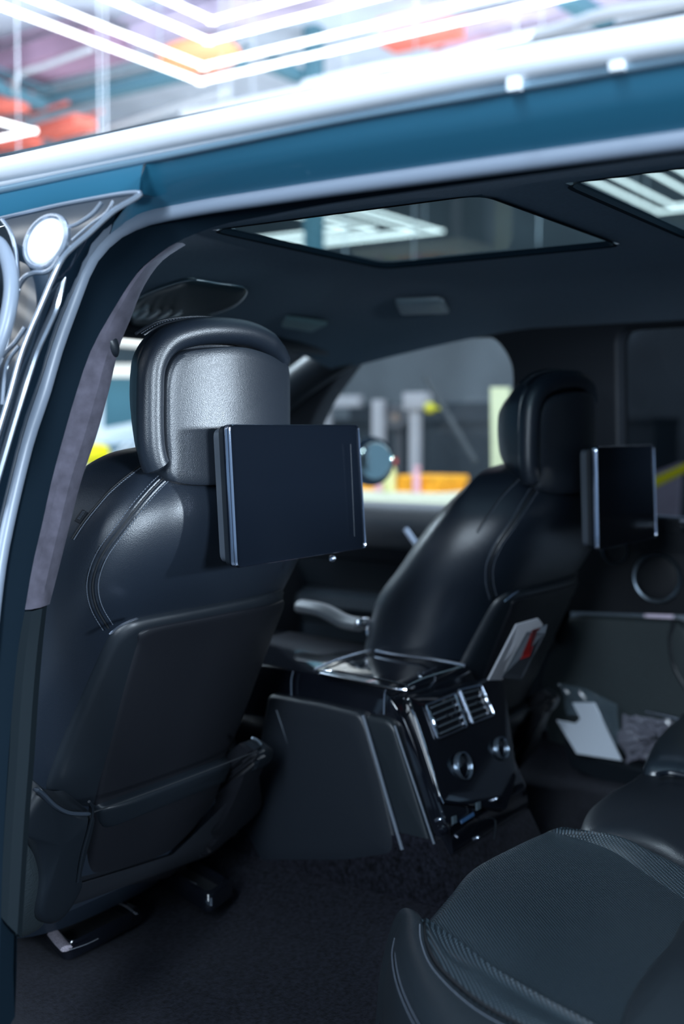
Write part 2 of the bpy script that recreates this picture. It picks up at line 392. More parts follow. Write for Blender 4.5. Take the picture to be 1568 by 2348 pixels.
# near sill, carpet, tunnel
FZ = .74
bm = B(); rows = []
for i in range(41):
    y = -1.3+i*.06
    rows.append([V((x, y, FZ + .05*math.exp(-((x)/.18)**2) + .05*max(0, abs(x)-.68)/.1 + .008*math.sin(x*9+y*7)*math.sin(y*5)+(.16*((y-.75)/.35) if y > .75 else 0))) for x in [-.78+.0520*k for k in range(31)]])
grid(bm, rows); obj('cabin_carpet', bm, CARPET, car)
bm = B(); box(bm, (-.93, -1.5, .45), (-.77, .0, .72), .02); obj('door_sill', bm, HARD2, car)

# ---- far side of the cabin
def plate(name, outline, holes, th, frame, m, parent, bevel=0.0):
    """flat plate with holes; frame maps (u, v, w) to a point"""
    cu = bpy.data.curves.new('tmp', 'CURVE'); cu.dimensions = '2D'; cu.fill_mode = 'BOTH'; cu.extrude = th/2; cu.bevel_depth = bevel; cu.bevel_resolution = 2
    for lp in [outline]+holes:
        s = cu.splines.new('POLY'); s.points.add(len(lp)-1); s.use_cyclic_u = True
        for p, q in zip(s.points, lp): p.co = (q[0], q[1], 0, 1)
    o = bpy.data.objects.new('tmp', cu); COL.objects.link(o)
    bpy.context.view_layer.update()
    me = bpy.data.meshes.new_from_object(o.evaluated_get(bpy.context.evaluated_depsgraph_get()))
    bm = B(); bm.from_mesh(me)
    for v in bm.verts: v.co = frame(v.co.x, v.co.y, v.co.z)
    bpy.data.objects.remove(o); bpy.data.curves.remove(cu); bpy.data.meshes.remove(me)
    return obj(name, bm, m, parent)
FS = (V((1, 0, .25)), .80+.25*1.25)     # far upper side plane, X = .80 at z 1.25
def fx(z): return .80-.25*(z-1.25)
def side(u, v, w_): return V((fx(v)+w_, u, v))
def onfar(px): return [(q.y, q.z) for q in (P(x, y, pl=FS) for x, y in px)]
fw = fillet([V((a, b, 0)) for a, b in onfar([(640,1180),(742,925),(845,782),(1010,767),(1150,764),(1196,830),(1196,1180)])], [.02,.05,.05,.3,.06,.08,.02], 6)
rw = fillet([V((a, b, 0)) for a, b in onfar([(1425,1192),(1418,748),(1700,730),(1900,735),(1900,1200)])], .04, 5)
fwo = [(p.x, p.y) for p in fw]; rwo = [(p.x, p.y) for p in rw]
plate('side_frame', [(-1.6, 1.16), (1.62, 1.16), (1.5, 1.26), (.80, 1.70), (.6, 1.76), (-1.6, 1.76)], [fwo, rwo], .05, side, HARD2, car, .008)
def pane(name, lp, m, off):
    bm = B(); vs = [bm.verts.new(side(a, b, off)) for a, b in lp]; bm.faces.new(vs); return obj(name, bm, m, car, smooth=False)
pane('front_window', fwo, G_CLEAR, .01); g = pane('rear_window', rwo, G_DARK, .01); g['label'] = 'dark tinted rear side window'
# windscreen pillars
for sgn, w0 in ((1, HARD), (-1, HARD)):
    bm = B(); tube(bm, catmull([(sgn*.64, .56, 1.70), (sgn*.67, .78, 1.60), (sgn*.72, 1.12, 1.40), (sgn*.78, 1.5, 1.18)], 20), .045, 14, flat=.6, up=(1, 0, 0)); obj('windscreen_pillar', bm, w0, car)
bm = B(); grid(bm, [[V((x, y, z)) for x in (-.7, -.35, 0, .35, .7)] for y, z in ((.66, 1.69), (.9, 1.56), (1.15, 1.41), (1.52, 1.17))]); obj('windscreen', bm, G_CLEAR, car)
bm = B(); tube(bm, [(x, .66-.06*(x/.65)**2, 1.675) for x in [-.65+.13*k for k in range(11)]], .022, 12); obj('windscreen_header', bm, HARD, car)
# dashboard, bonnet
bm = B(); rows = []
for i in range(16):
    x = -.74+i*.0987
    rows.append([V((x, y, z)) for y, z in ((.86, .74), (.84, .95), (.82, 1.08), (.86, 1.155), (.95, 1.185), (1.2, 1.19), (1.52, 1.16))])
grid(bm, rows); dsh = obj('dashboard', bm, HARD2, car)
bm = B(); rows = []
for i in range(15):
    x = -.86+i*.1229
    rows.append([V((x, y, z-.07*(x/.86)**2)) for y, z in ((1.5, 1.165), (1.8, 1.15), (2.2, 1.10), (2.6, 1.02), (2.75, .9), (2.8, .6))])
grid(bm, rows); obj('bonnet', bm, GLOSS, car)
# far doors: padded top, recess, armrest ledges
def extr(name, prof, y0, y1, m, parent=car, n=12, bend=0):
    bm = B(); grid(bm, [[V((x, y0+(y1-y0)*k/n, z)) for x, z in prof] for k in range(n+1)]); return obj(name, bm, m, parent)
PADT = mat('door_pad_leather', (.13, .13, .14), .38, spec=.7, bump=.3, bscale=600)  # window light on the pad top lifted into this base colour
extr('door_pad', [(.83, 1.20), (.81, 1.30), (.79, 1.302), (.765, 1.295), (.75, 1.28), (.745, 1.25), (.75, 1.22), (.77, 1.195), (.80, 1.18)], .12, 1.35, PADT)
extr('door_recess', [(.80, 1.20), (.815, 1.12), (.815, 1.02), (.80, .98)], .12, 1.35, HARD)
extr('door_armrest', [(.82, 1.07), (.74, 1.075), (.715, 1.065), (.71, 1.04), (.73, 1.015), (.78, .98), (.79, .85), (.80, .74)], .12, 1.35, mat('door_armrest_leather', (.03, .04, .052), .32, spec=.7))
bm = B(); tube(bm, catmull([P(930, 1215, X=.74), P(962, 1260, X=.735), P(1000, 1310, X=.74)], 10), .009, 8); obj('door_pull', bm, SATIN, car)
# rear far door
bm = B(); q = [P(1180, 1192, X=.775), P(1900, 1215, X=.775), P(1900, 1420, X=.775), P(1180, 1400, X=.775)]
slab(bm, [q[0], q[1], q[2], q[3]], (-1, 0, 0), .04, .004); obj('rear_door_panel', bm, HARD2, car)
def tubepx(name, px, r, m, parent=car, n=30, seg=10, flat=1., **k):
    bm = B(); tube(bm, catmull([P(x, y, **k) for x, y in px], n), r, seg, flat=flat); return obj(name, bm, m, parent)
tubepx('window_sill_trim', [(1420,1180),(1500,1186),(1600,1194),(1750,1204)], .006, SATIN, X=.765)
tubepx('window_sill_trim', [(1420,1206),(1500,1212),(1600,1220),(1750,1230)], .004, HARD, X=.765)
RING = mat('speaker_ring_metal', (.22, .27, .32), .3, metal=1)
for cx, cy, r in ((1507, 1325, .054), (1411, 1262, .030)):
    c = P(cx, cy, X=.770); bm = B(); disc(bm, c, (-1, 0, 0), r*.86, r, .008); rg = obj('speaker_ring', bm, RING, car)
    bm = B(); disc(bm, c, (-1, 0, 0), 0, r*.86, .004, ring=False); obj('speaker_grille', bm, mat('speaker_mesh', (.006, .008, .012), .7), rg)
lp = fillet([P(x, y, X=.76) for x, y in [(1300,1412),(1572,1425),(1600,1560),(1700,1700),(1680,1760),(1262,1735),(1240,1560)]], .03, 5)
bm = B(); pillow(bm, densify(lp, .02), (-1, 0, 0), .006, .008, .03, .06); o = obj('rear_door_card', bm, mat('grey_green_trim', (.018, .028, .032), .7, noise=.15, nscale=200), car)
tubepx('door_card_piping', [(1545,1425),(1535,1470),(1545,1530),(1580,1590),(1640,1660)], .004, HARD, X=.748)
tubepx('door_handle', [(1560,1203),(1640,1206),(1700,1210)], .01, CHROME, X=.74)
# bin at foot of the rear door that holds papers
bm = B(); rows = []
for px1, py1, px2, py2 in ((1290,1690,1310,1760),(1370,1745,1380,1790),(1450,1765,1450,1810),(1568,1790,1560,1830),(1700,1810,1700,1850)):
    a = P(px1, py1, X=.66); b = P(px2, py2, X=.67); rows.append([a+V((.05, 0, 0)), a+V((.01, 0, .004)), a, b, b+V((.1, 0, -.03))])
grid(bm, rows); obj('door_bin', bm, HARD, car)
# overhead console, visor, reading lamp
def below(px, z, bm, h, d=.01, r=.006, e=.1, rad=.02):
    off = .009 if h < .0055 else .004
    def onlining(x, y):           # first meeting of the line of sight with the lining
        dr = FW*FPX + RT*(x-784) - UP*(y-1174); dr = dr/dr.z
        for k in range(240, 1600):
            p = CAM+dr*(k*.00025)
            if p.z > zh(p.x, min(p.y, .66))-off: break
        return p
    q = [onlining(x, y) for x, y in px]; c = sum(q, V((0, 0, 0)))/len(q)
    lp = densify(fillet(q, rad, 4), .02); pillow(bm, lp, (0, 0, -1), h, r, d*.4, e)
bm = B(); below([(300,700),(345,668),(430,640),(570,664),(540,700),(480,722),(430,740),(300,742)], 1.700, bm, .006, .03); oc = obj('overhead_console', bm, mat('console_plastic', (.03, .05, .06), .35), car)
bm = B(); below([(300,722),(335,692),(440,693),(400,722),(360,728),(310,730)], 1.688, bm, .002, .004, .003, .1, .006); obj('lamp_lens', bm, mat('lamp_lens_plastic', (.30, .40, .43), .35), oc)
for k in range(4):
    x = 312+k*26
    bm = B(); pts = [P(x, 730, Z=1.683), P(x+26, 714, Z=1.683)]; tube(bm, lin(pts, 3), .0035, 8); obj('switch', bm, mat('switch_plastic', (.12, .15, .17), .35), oc)
bm = B(); tube(bm, catmull([P(*q, Z=1.69) for q in [(305,690),(350,668),(430,643),(500,650),(566,664),(540,700),(480,722)]], 30), .0016, 6); obj('console_edge', bm, mat('edge_grey', (.06, .1, .12), .4), oc)
bm = B(); below([(655,728),(752,741),(716,758),(645,746)], 1.685, bm, .002, .01, .004, .1, .006); o = obj('sun_visor', bm, mat('visor_cloth', (.20, .30, .31), .8), car); o['label'] = 'grey folded sun visor'
bm = B(); below([(905,690),(1008,686),(1030,714),(918,718)], 1.71, bm, .004, .012, .005, .1, .006); o = obj('reading_lamp', bm, mat('reading_lamp_plastic', (.20, .26, .29), .4), car)
bm = B(); below([(1016,688),(1030,714),(1010,714),(996,687)], 1.707, bm, .003, .008, .004, .1, .003); obj('lamp_button', bm, mat('lamp_button', (.28, .34, .37), .4), o)
# side mirror outside the far front door
c = P(848, 1058, X=1.02); mr = None
bm = B(); lp = [c+V((0, math.cos(a)*.035, math.sin(a)*.075)) for a in [2*math.pi*k/30 for k in range(30)]]
fr = (CAM-c).normalized(); u = fr.cross(V((0, 0, 1))).normalized()
lp = [c+u*math.cos(a)*.062+V((0, 0, 1))*math.sin(a)*.068 for a in [2*math.pi*k/32 for k in range(32)]]
mn = (fr+V((0, -.4, 0))).normalized()
pillow(bm, lp, -mn, .03, .03, .012, .5); mr = obj('side_mirror', bm, GLOSS, car)
bm = B(); lp2 = [c-u*.012+u*math.cos(a)*.046+V((0, 0, 1))*math.sin(a)*.052+mn*.013 for a in [2*math.pi*k/32 for k in range(32)]]
pillow(bm, lp2, mn, .0, .001, .002, .1); obj('mirror_glass', bm, mat('mirror_glass', (.8, .9, .85), .05, metal=1), mr)

# ------------------------------------------------------------------ front seat
SX = -.425
seat = empty('front_seat', (SX, .25, .80), 'black leather front seat nearest the camera, stitched shoulder and large screen behind its headrest', 'car seat', 'front seats')
ST = [(.77,.315,.18,.11),(.81,.298,.20,.13),(.86,.275,.215,.15),(.95,.235,.232,.18),(1.05,.192,.242,.20),(1.15,.150,.247,.21),(1.22,.118,.25,.22),(1.28,.082,.25,.21),(1.33,.058,.243,.20),(1.375,.048,.226,.18),(1.41,.052,.198,.15),(1.435,.065,.165,.12),(1.452,.085,.12,.08),(1.460,.11,.06,.03)]
def section(z, yr, wm, d):
    q = [(0,.0),(.35,.002),(.62,.014),(.84,.045),(.97,.10),(1.0,.5*d+.05),(.96,.9*d),(.82,1.02*d),(.66,.9*d),(.5,.7*d),(.25,.6*d),(0,.58*d)]
    pts = [V((a*wm, b if a < .99 else b, 0)) for a, b in q]
    if d < .14: pts = [V((a*wm, b*d/.14 if 0 < i < 5 else b, 0)) for i, (a, b) in enumerate(q)]
    full = pts+[V((-p.x, p.y, 0)) for p in reversed(pts[1:-1])]
    return [V((SX+p.x, yr+p.y, z)) for p in catmull(full, 72, True)]
st = [V((a, b, c)) for a, b, c, d in ST]; sd = [V((d, 0, 0)) for a, b, c, d in ST]
sti = catmull(st, 60); sdi = catmull(sd, 60)
rows = [section(a.x, a.y, a.z, b.x) for a, b in zip(sti, sdi)]
bm = B(); vs = grid(bm, rows, closed_u=True)
top = bm.verts.new((SX, .125, 1.461)); m_ = len(vs[-1])
for j in range(m_): bm.faces.new((vs[-1][j], vs[-1][(j+1) % m_], top))
bm.faces.new(list(reversed(vs[0])))
bmesh.ops.recalc_face_normals(bm, faces=bm.faces)
body_bvh = BVHTree.FromBMesh(bm)
back = obj('backrest', bm, LEATHER, seat)
def onbody(px, n, off=0., bvh=None):
    bvh = bvh or body_bvh
    q = catmull([V((x, y, 0)) for x, y in px], n); out = []
    for p in q:
        l, nn = hit(p.x, p.y, bvh)
        if l is not None:
            if nn.dot(CAM-l) < 0: nn = -nn
            out.append((l+nn*off, nn))
    return out
seam_px = [(432,1083),(405,1079),(372,1100),(325,1150),(275,1215),(238,1265),(218,1310),(212,1350),(222,1395),(248,1440)]
def stitches(pairs, side_off, L, name, parent, r=.0007, m=STITCH, step=1):
    bm = B()
    for i in range(1, len(pairs)-1, step):
        p, n = pairs[i]; t = (pairs[i+1][0]-pairs[i-1][0])
        if t.length > .05: continue
        t.normalize(); s = n.cross(t).normalized(); c = p+s*side_off
        tube(bm, [c-t*L/2-n*.001, c-t*L/4+n*.0006, c+t*L/4+n*.0006, c+t*L/2-n*.001], r, 5)
    o = obj(name, bm, m, parent); o['kind'] = 'stuff'; return o
sm = onbody(seam_px, 90, .0)
bm = B(); tube(bm, [p for p, n in sm], .0016, 6); seam = obj('seam', bm, GROOVE, seat)
for s in (1, -1):
    bm = B(); tube(bm, [p+n*-.0002+(n.cross((sm[min(i+1, len(sm)-1)][0]-sm[max(i-1, 0)][0]).normalized()))*s*.0032 for i, (p, n) in enumerate(sm)], .0022, 6); obj('seam_fold', bm, LEATHER, seam)
for s in (1, -1): stitches(sm, s*.0068, .0030, 'stitching', seam)
pip = onbody([(452,1083),(420,1062),(380,1052),(345,1056),(300,1085),(255,1122),(222,1158),(190,1197),(165,1235)], 80, .0005)
bm = B(); tube(bm, [p for p, n in pip], .0011, 6); obj('edge_seam', bm, GROOVE, seat)
stitches(pip, .003, .0026, 'edge_stitching', seat)
# small fabric tag
tg = onbody([(196,1172),(188,1184),(178,1198)], 5, .002)
if len(tg) > 2:
    a, b = tg[0][0], tg[-1][0]; n = tg[2][1]; t = (b-a).normalized(); s = n.cross(t)
    bm = B(); slab(bm, [a+s*.004, b+s*.004, b-s*.004, a-s*.004], n, .003, .0005); tg_o = obj('seat_tag', bm, HARD2, seat)
    bm = B()
    for k in range(7):
        c = a.lerp(b, .15+.1*k)+n*.0008
        tube(bm, [c+s*.0018-t*.0004, c-s*.0018+t*.0004], .0004, 4)
    o = obj('tag_lettering', bm, STITCH, tg_o); o['kind'] = 'stuff'
def skin(px, r, h, e, off=0., depth=.006, n=120, closed=True, poly=False, S=None, bvh=None, par=None):
    q = [V((x, y, 0)) for x, y in px]
    q = densify(fillet(q, 14, 5), 10) if poly else catmull(q, n, True)
    c = sum(q, V((0, 0, 0)))/len(q); rows = []; RNv = V((0, -1, -.40)).normalized()
    hits = {}
    def loc(p):
        for k in range(40):
            l, nn = hit(c.x+(p.x-c.x)*(1-.01*k), c.y+(p.y-c.y)*(1-.01*k), body_bvh)
            if l is not None and (l-CAM).length < 2.6: return l
        return P(p.x, p.y, pl=rp(0))
    for s in S or [1, 1-e*.06, 1-e*.2, 1-e*.4, 1-e*.7, 1-e, (1-e)*.88, (1-e)*.74, (1-e)*.58, (1-e)*.4, (1-e)*.2]:
        k = min(1, max(0, (s-(1-e))/e)); hh = r*math.sqrt(max(0, 1-k*k))+h*(1-s*s)+off
        rows.append([loc(c+(p-c)*s)+RNv*hh for p in q])
    rows.insert(0, [p-RNv*depth for p in rows[0]])
    # relax interior
    for it in range(2):
        for i in range(3, len(rows)-1):
            m2 = len(rows[i]); rows[i] = [rows[i][j]*.6+(rows[i][j-1]+rows[i][(j+1) % m2])*.2 for j in range(m2)]
    bm = B(); vs = grid(bm, rows, closed_u=True); cc = bm.verts.new(sum(rows[-1], V((0, 0, 0)))/len(rows[-1]))
    for j in range(len(vs[-1])): bm.faces.new((vs[-1][j], vs[-1][(j+1) % len(vs[-1])], cc))
    return bm
# rear shell and pocket, outlines on the reclined rear plane
RN = V((0, -1, -.40)).normalized()
def rp(off): return (V((0, 1, .40)), .060+.40*1.33 - off*1.077)
def rpo(px, off): return [P(x, y, pl=rp(off)) for x, y in px]
SHELL = mat('seat_shell', (.006, .009, .013), .40, spec=.5, bump=.2, bscale=1500)
SHELL2 = mat('seat_shell_cloth', (.004, .005, .008), .55, spec=.35, bump=.2, bscale=1500)
sh_px = ([(322,1416),(280,1432),(248,1462),(215,1530),(180,1610),(145,1690),(118,1760),(106,1802),(118,1822),(160,1840),(215,1846),(300,1815),(440,1762),(560,1715),(592,1690),(615,1600),(640,1520),(672,1430),(700,1345),(690,1335),(600,1362),(450,1392)])
bm = skin(sh_px, .010, .006, .10); obj('back_shell', bm, SHELL, seat)
ins = ([(318,1435),(298,1470),(270,1560),(238,1680),(210,1800),(214,1842),(300,1806),(440,1755),(575,1705),(600,1600),(625,1510),(655,1430),(672,1362),(600,1380),(450,1408)])
bm = skin(ins, .003, .002, .06, off=.0125); obj('back_panel', bm, SHELL2, seat)
bm = B(); tube(bm, even(rpo([(250,1455),(275,1436),(300,1424),(318,1418)], .006), 16), [.0009]+[.0018]*14+[.0008], 6); obj('shell_edge', bm, SATIN, seat)
pk = ([(206,1840),(592,1696),(597,1716),(540,1850),(480,1930),(360,2000),(178,2030),(176,2005)])
bm = skin(pk, .008, .006, .06, off=.014, depth=.02, poly=True); pck = obj('seat_pocket', bm, SHELL2, seat)
bd = ([(203,1832),(585,1692),(604,1700),(598,1730),(212,1878),(204,1866)])
bm = skin(bd, .008, .002, .3, off=.022, depth=.02, poly=True); obj('pocket_band', bm, SHELL, pck)
bm = B(); tube(bm, even(rpo([(215,1862),(400,1795),(590,1722)], .048), 30), .0011, 6); obj('band_seam', bm, GROOVE, pck)
bm = B(); tube(bm, catmull(rpo([(204,1838),(211,1850),(212,1868),(204,1900),(188,1960),(178,2022)], .046), 20), .0020, 6); obj('pocket_edge', bm, SHELL, pck)
bm = B(); tube(bm, catmull(rpo([(578,1692),(590,1697),(598,1706)], .046), 8), .0022, 6); obj('pocket_corner', bm, mat('worn_edge', (.12, .15, .18), .35), pck)
# side cover at the seat foot
sc_px = [(82,1806),(92,1802),(112,1822),(140,1848),(175,1862),(206,1862),(210,1880),(195,1940),(180,2000),(178,2040),(130,2110),(80,2100),(88,2000),(70,1930),(35,1900),(30,1880),(50,1850)]
bm = B(); pillow(bm, catmull(rpo(sc_px, .030), 90, True), RN, .007, .010, .05, .14); cov = obj('side_cover', bm, SHELL, seat)
bm = B(); tube(bm, catmull(rpo([(80,1808),(98,1822),(125,1848),(158,1864),(206,1866)], .044), 20), [.001]+[.0045]*18+[.002], 8, flat=.6); obj('lip_highlight', bm, mat('lip_highlight', (.03, .04, .055), .35), cov)  # paler tube paints the highlight along the cover's top edge
bm = B(); pillow(bm, catmull(rpo([(30,1932),(48,1922),(70,1935),(88,1970),(96,2040),(90,2120),(20,2140),(18,2000)], .012), 50, True), RN, .01, .01, .04, .2); obj('hinge_cover', bm, mat('grained_plastic', (.010, .016, .020), .55, bump=1, bscale=300), seat)
# lower skirt
bm = B(); q = rpo([(90,2040),(180,2020),(480,1928),(590,1750),(600,1850),(480,1955),(190,2060),(100,2090)], .0)
pillow(bm, densify(fillet(q, .02, 4), .015), RN, .005, .008, .06, .1); obj('seat_skirt', bm, HARD2, seat)
# cushion seen beyond the backrest
bm = B(); lp = fillet([V((SX-.25, .25, .97)), V((SX+.25, .25, .97)), V((SX+.26, .74, .99)), V((SX-.26, .74, .99))], .06, 6)
pillow(bm, densify(lp, .03), (0, 0, 1), .015, .04, .14, .25); obj('seat_cushion', bm, LEATHER, seat)

# headrest
HXc, HYr = -.442, .048
hd_o = [(-.118,1.425),(-.140,1.45),(-.148,1.50),(-.149,1.54),(-.144,1.575),(-.122,1.603),(-.085,1.617),(-.03,1.625),(.03,1.625),(.085,1.618),(.125,1.603),(.146,1.578),(.150,1.54),(.148,1.50),(.140,1.45),(.118,1.425),(.05,1.418),(-.05,1.418)]
def hy(x): return HYr + 1.3*x*x
def ho(y, s=1.0, rim_=0.): 
    out = []
    for a, b in hd_o:
        c = V((a, b-1.52, 0)); c = c*s
        out.append(V((HXc+c.x, y+1.0*c.x*c.x, 1.52+c.y)))
    return out
hb = catmull(ho(HYr+.012), 110, True)
bm = B()
rows = []
for dy, s in ((.004, .90), (.0, .94), (.004, .975), (.014, .995), (.026, .95), (.046, .84), (.064, .72), (.078, .60), (.088, .50), (.092, .38), (.093, .2)):
    rows.append([V((HXc+.003+(p.x-HXc)*s*.945, p.y+dy, 1.52+(p.z-1.52)*(1-(1-s)*(.35 if s > .75 or dy < .02 else .8)))) for p in hb])
vs = grid(bm, rows, closed_u=True)
for r_ in (vs[0], vs[-1]):
    try: bm.faces.new(r_)
    except ValueError: pass
hr = obj('headrest', bm, LEATHER, seat)
rp_ = catmull([V((HXc+a, HYr+.013+1.0*a*a, b)) for a, b in [(-.122,1.432),(-.128,1.445),(-.132,1.47),(-.132,1.52),(-.128,1.560),(-.108,1.588),(-.07,1.602),(-.02,1.608),(.03,1.608),(.075,1.601),(.112,1.588),(.134,1.572)]], 70)
bm = B(); tube(bm, rp_, [.006,.011,.0145]+[.0175]*56+[.0165,.016,.0155,.015,.015,.0145,.014,.014,.0135,.012,.008], 16); obj('headrest_rim', bm, LEATHER, hr)
pan = [(-.104,1.415),(-.114,1.45),(-.116,1.50),(-.113,1.548),(-.096,1.574),(-.06,1.583),(0,1.588),(.06,1.583),(.11,1.574),(.142,1.566),(.146,1.50),(.142,1.45),(.12,1.415),(0,1.41)]
pcs = catmull([V((HXc+a, 0, b)) for a, b in pan], 110, True)
bm = B(); rows = []
cp = V((HXc, 0, 1.50))
def py_(x): u = x-HXc; return .040+ (1.55*(u-.0)**2 if u > 0 else 1.9*u*u) + .0012*0
for s, dy in ((1, .022), (1, .006), (.985, .0015), (.95, 0), (.85, 0), (.7, 0), (.5, 0), (.3, 0), (.12, 0)):
    rows.append([V((cp.x+(p.x-cp.x)*s, py_(cp.x+(p.x-cp.x)*s)+dy, 1.5+(p.z-1.5)*s)) for p in pcs])
vs = grid(bm, rows, closed_u=True); bm.faces.new(vs[-1]); bmesh.ops.recalc_face_normals(bm, faces=bm.faces)
obj('headrest_panel', bm, mat('headrest_leather', (.012, .016, .023), .36, spec=.6, bump=.25, bscale=800, kind='leather'), hr)
tp = catmull([V((HXc+a, .092+.3*a*a, b)) for a, b in [(-.135,1.597),(-.10,1.6135),(-.05,1.6235),(0,1.6268),(.05,1.6240),(.10,1.6140),(.135,1.600)]], 60)
for dy, r in ((0, .0022), (-.013, .0016)):
    bm = B(); tube(bm, [p+V((0, dy, .0006 if dy == 0 else -.0015)) for p in tp], r, 6); obj('headrest_piping', bm, LEATHER2, hr)
bm = B()
for i in range(1, 59):
    p = tp[i]+V((0, -.008, .0002)); t = (tp[i+1]-tp[i-1]).normalized(); tube(bm, [p-t*.0013, p+t*.0013], .0006, 5)
o = obj('headrest_stitching', bm, STITCH, hr); o['kind'] = 'stuff'
for a in (-.035, .045):
    bm = B(); tube(bm, [(HXc+a, .115, 1.40), (HXc+a, .115, 1.46)], .006, 10); obj('headrest_post', bm, CHROME, seat)
bm = B(); c = P(458, 1080, Y=.075); box(bm, c-V((.014, .012, .003)), c+V((.02, .012, .002)), .0015); obj('post_collar', bm, CHROME, seat)

# screen behind the headrest
mon = empty('monitor', (-.38, .02, 1.31), 'large tilted black screen with bright bezel, fixed behind the nearer front headrest', 'screen', 'seat screens')
qs = [P(528,974,Y=.0), P(823,975,Y=.0), P(840,1256,Y=-.004), P(545,1302,Y=-.004)]
mn_ = (qs[1]-qs[0]).cross(qs[3]-qs[0]).normalized()
if mn_.dot(CAM-qs[0]) < 0: mn_ = -mn_
def qoff(q, k): c = sum(q, V((0, 0, 0)))/4; return [p+(p-c).normalized()*k for p in q]
r0 = densify(fillet(qoff(qs, .0), .008, 6), .02)
bm = B(); pillow(bm, [p-mn_*.004 for p in r0], mn_, 0, .0015, .009, .02, rings=[1, .997, .99]); obj('screen_panel', bm, SCREEN, mon, smooth=False)
bm = B(); cx_ = sum(r0, V((0, 0, 0)))/len(r0)
grid(bm, [[cx_+(p-cx_)*s-mn_*dd for s, dd in ((.994, .004), (.994, .0015), (.999, .0), (1.006, .001), (1.0095, .0045), (1.009, .009), (1.0, .010))] for p in r0+[r0[0]]])
bz = obj('bezel', bm, mat('bezel_metal', (.62, .66, .78), .16, metal=1), mon); bz['label'] = 'bright metal bezel'
bm = B(); pillow(bm, [p-mn_*.011 for p in densify(fillet(qoff(qs, -.002), .010, 5), .02)], mn_, 0, .003, .010, .03, rings=[1, .99]); obj('middle_frame', bm, HARD, mon)
bm = B(); pillow(bm, [p-mn_*.022 for p in densify(fillet(qoff(qs, -.008), .012, 5), .02)], mn_, 0, .004, .012, .04, rings=[1, .99, .98]); obj('rear_cover', bm, mat('monitor_back', (.05, .06, .075), .35, spec=.6), mon)
cm = sum(qs, V((0, 0, 0)))/4
bm = B(); box(bm, cm+V((-.03, .028, -.02)), cm+V((.03, .08, .04)), .004); obj('bracket', bm, HARD, mon)
bm = B(); a, b = P(803,1018,Y=-.004)+mn_*.0004, P(812,1230,Y=-.006)+mn_*.0004; tube(bm, [a, b], .0004, 4); obj('screen_line', bm, mat('faint_line', (.02, .026, .034), .4), mon)
c = P(762, 1281, Y=.02); bm = B(); disc(bm, c, (-1, -1, 0), 0, .005, .003, ring=False, seg=16); obj('screen_button', bm, SATIN, mon)

# the far seat and its screen are copies
def copy_tree(o, par=None, skip=()):
    c = o.copy(); COL.objects.link(c); c.parent = par
    for ch in [x for x in bpy.data.objects if x.parent == o]:
        if ch.name.split('.')[0] not in skip: copy_tree(ch, c, skip)
    return c
s2 = copy_tree(seat, None, ('seat_tag',)); s2.location = V(seat.location)+V((.742, -.155, -.040)); s2['label'] = 'black leather front seat on the far side, magazine tucked behind it'
m2 = copy_tree(mon, None, ('screen_button', 'screen_line')); m2.location = V(mon.location)+V((.765, -.165, -.035)); m2['label'] = 'smaller-looking dark screen behind the far front headrest, one bright vertical edge'
# magazine in the far seat's pocket
mg = empty('magazine', P(1165, 1540, Y=.10), 'white and red magazine tucked behind the far front seat', 'magazine')
def mq(px, dy=0): return [P(x, y, Y=yy+dy-.085) for x, y, yy in px]
bm = B(); slab(bm, mq([(1120,1560,.03),(1185,1432,-.01),(1235,1418,-.03),(1245,1432,-.03),(1150,1560,.03)]), (-.6, -.8, 0), .006, .001)
obj('page_block', bm, mat('magazine_paper', (.42, .42, .45), .5), mg, smooth=False)
bm = B(); slab(bm, mq([(1150,1555,.02),(1208,1450,-.02),(1255,1432,-.04),(1250,1452,-.04),(1195,1560,.02)], -.008), (-.6, -.8, 0), .002, .0005)
cvr = obj('cover', bm, mat('magazine_cover', (.08, .09, .105), .25), mg, smooth=False); cvr['label'] = 'grey glossy cover'
bm = B(); slab(bm, mq([(1193,1512,.0),(1222,1444,-.03),(1238,1440,-.03),(1214,1505,-.01)], -.012), (-.6, -.8, 0), .001)
o = obj('red_print', bm, mat('red_ink', (.22, .012, .012), .4), cvr, smooth=False)

# ------------------------------------------------------------------ centre console
con = empty('centre_console', (0, .2, .78), 'tall glossy black console between the seats with vents, dials and bright edging', 'console')
CN = V((0, -1, .45)).normalized()
CXL, CXR = -.135, .135
def conY(z): return .004+(z-1.06)*.56
CF = (V((0, 1, -.56)), .004-.56*1.06)
CFn = V((0, -1, .56)).normalized()
# side profile (Y, z)
prof = [(.55,.80),(.55,1.085),(.40,1.095),(.06,1.088),(.030,1.082),(.012,1.07),(.0,1.05),(-.030,1.0),(-.065,.935),(-.095,.885),(-.10,.85),(-.06,.78)]
def pblock(bm, prof, x0, x1, bev=0.):
    a = [V((x0, y, z)) for y, z in prof]; slab(bm, a, (-1, 0, 0), x1-x0, bev)
bm = B(); pblock(bm, prof, CXL+.008, CXR, .008); obj('console_body', bm, PIANO, con)
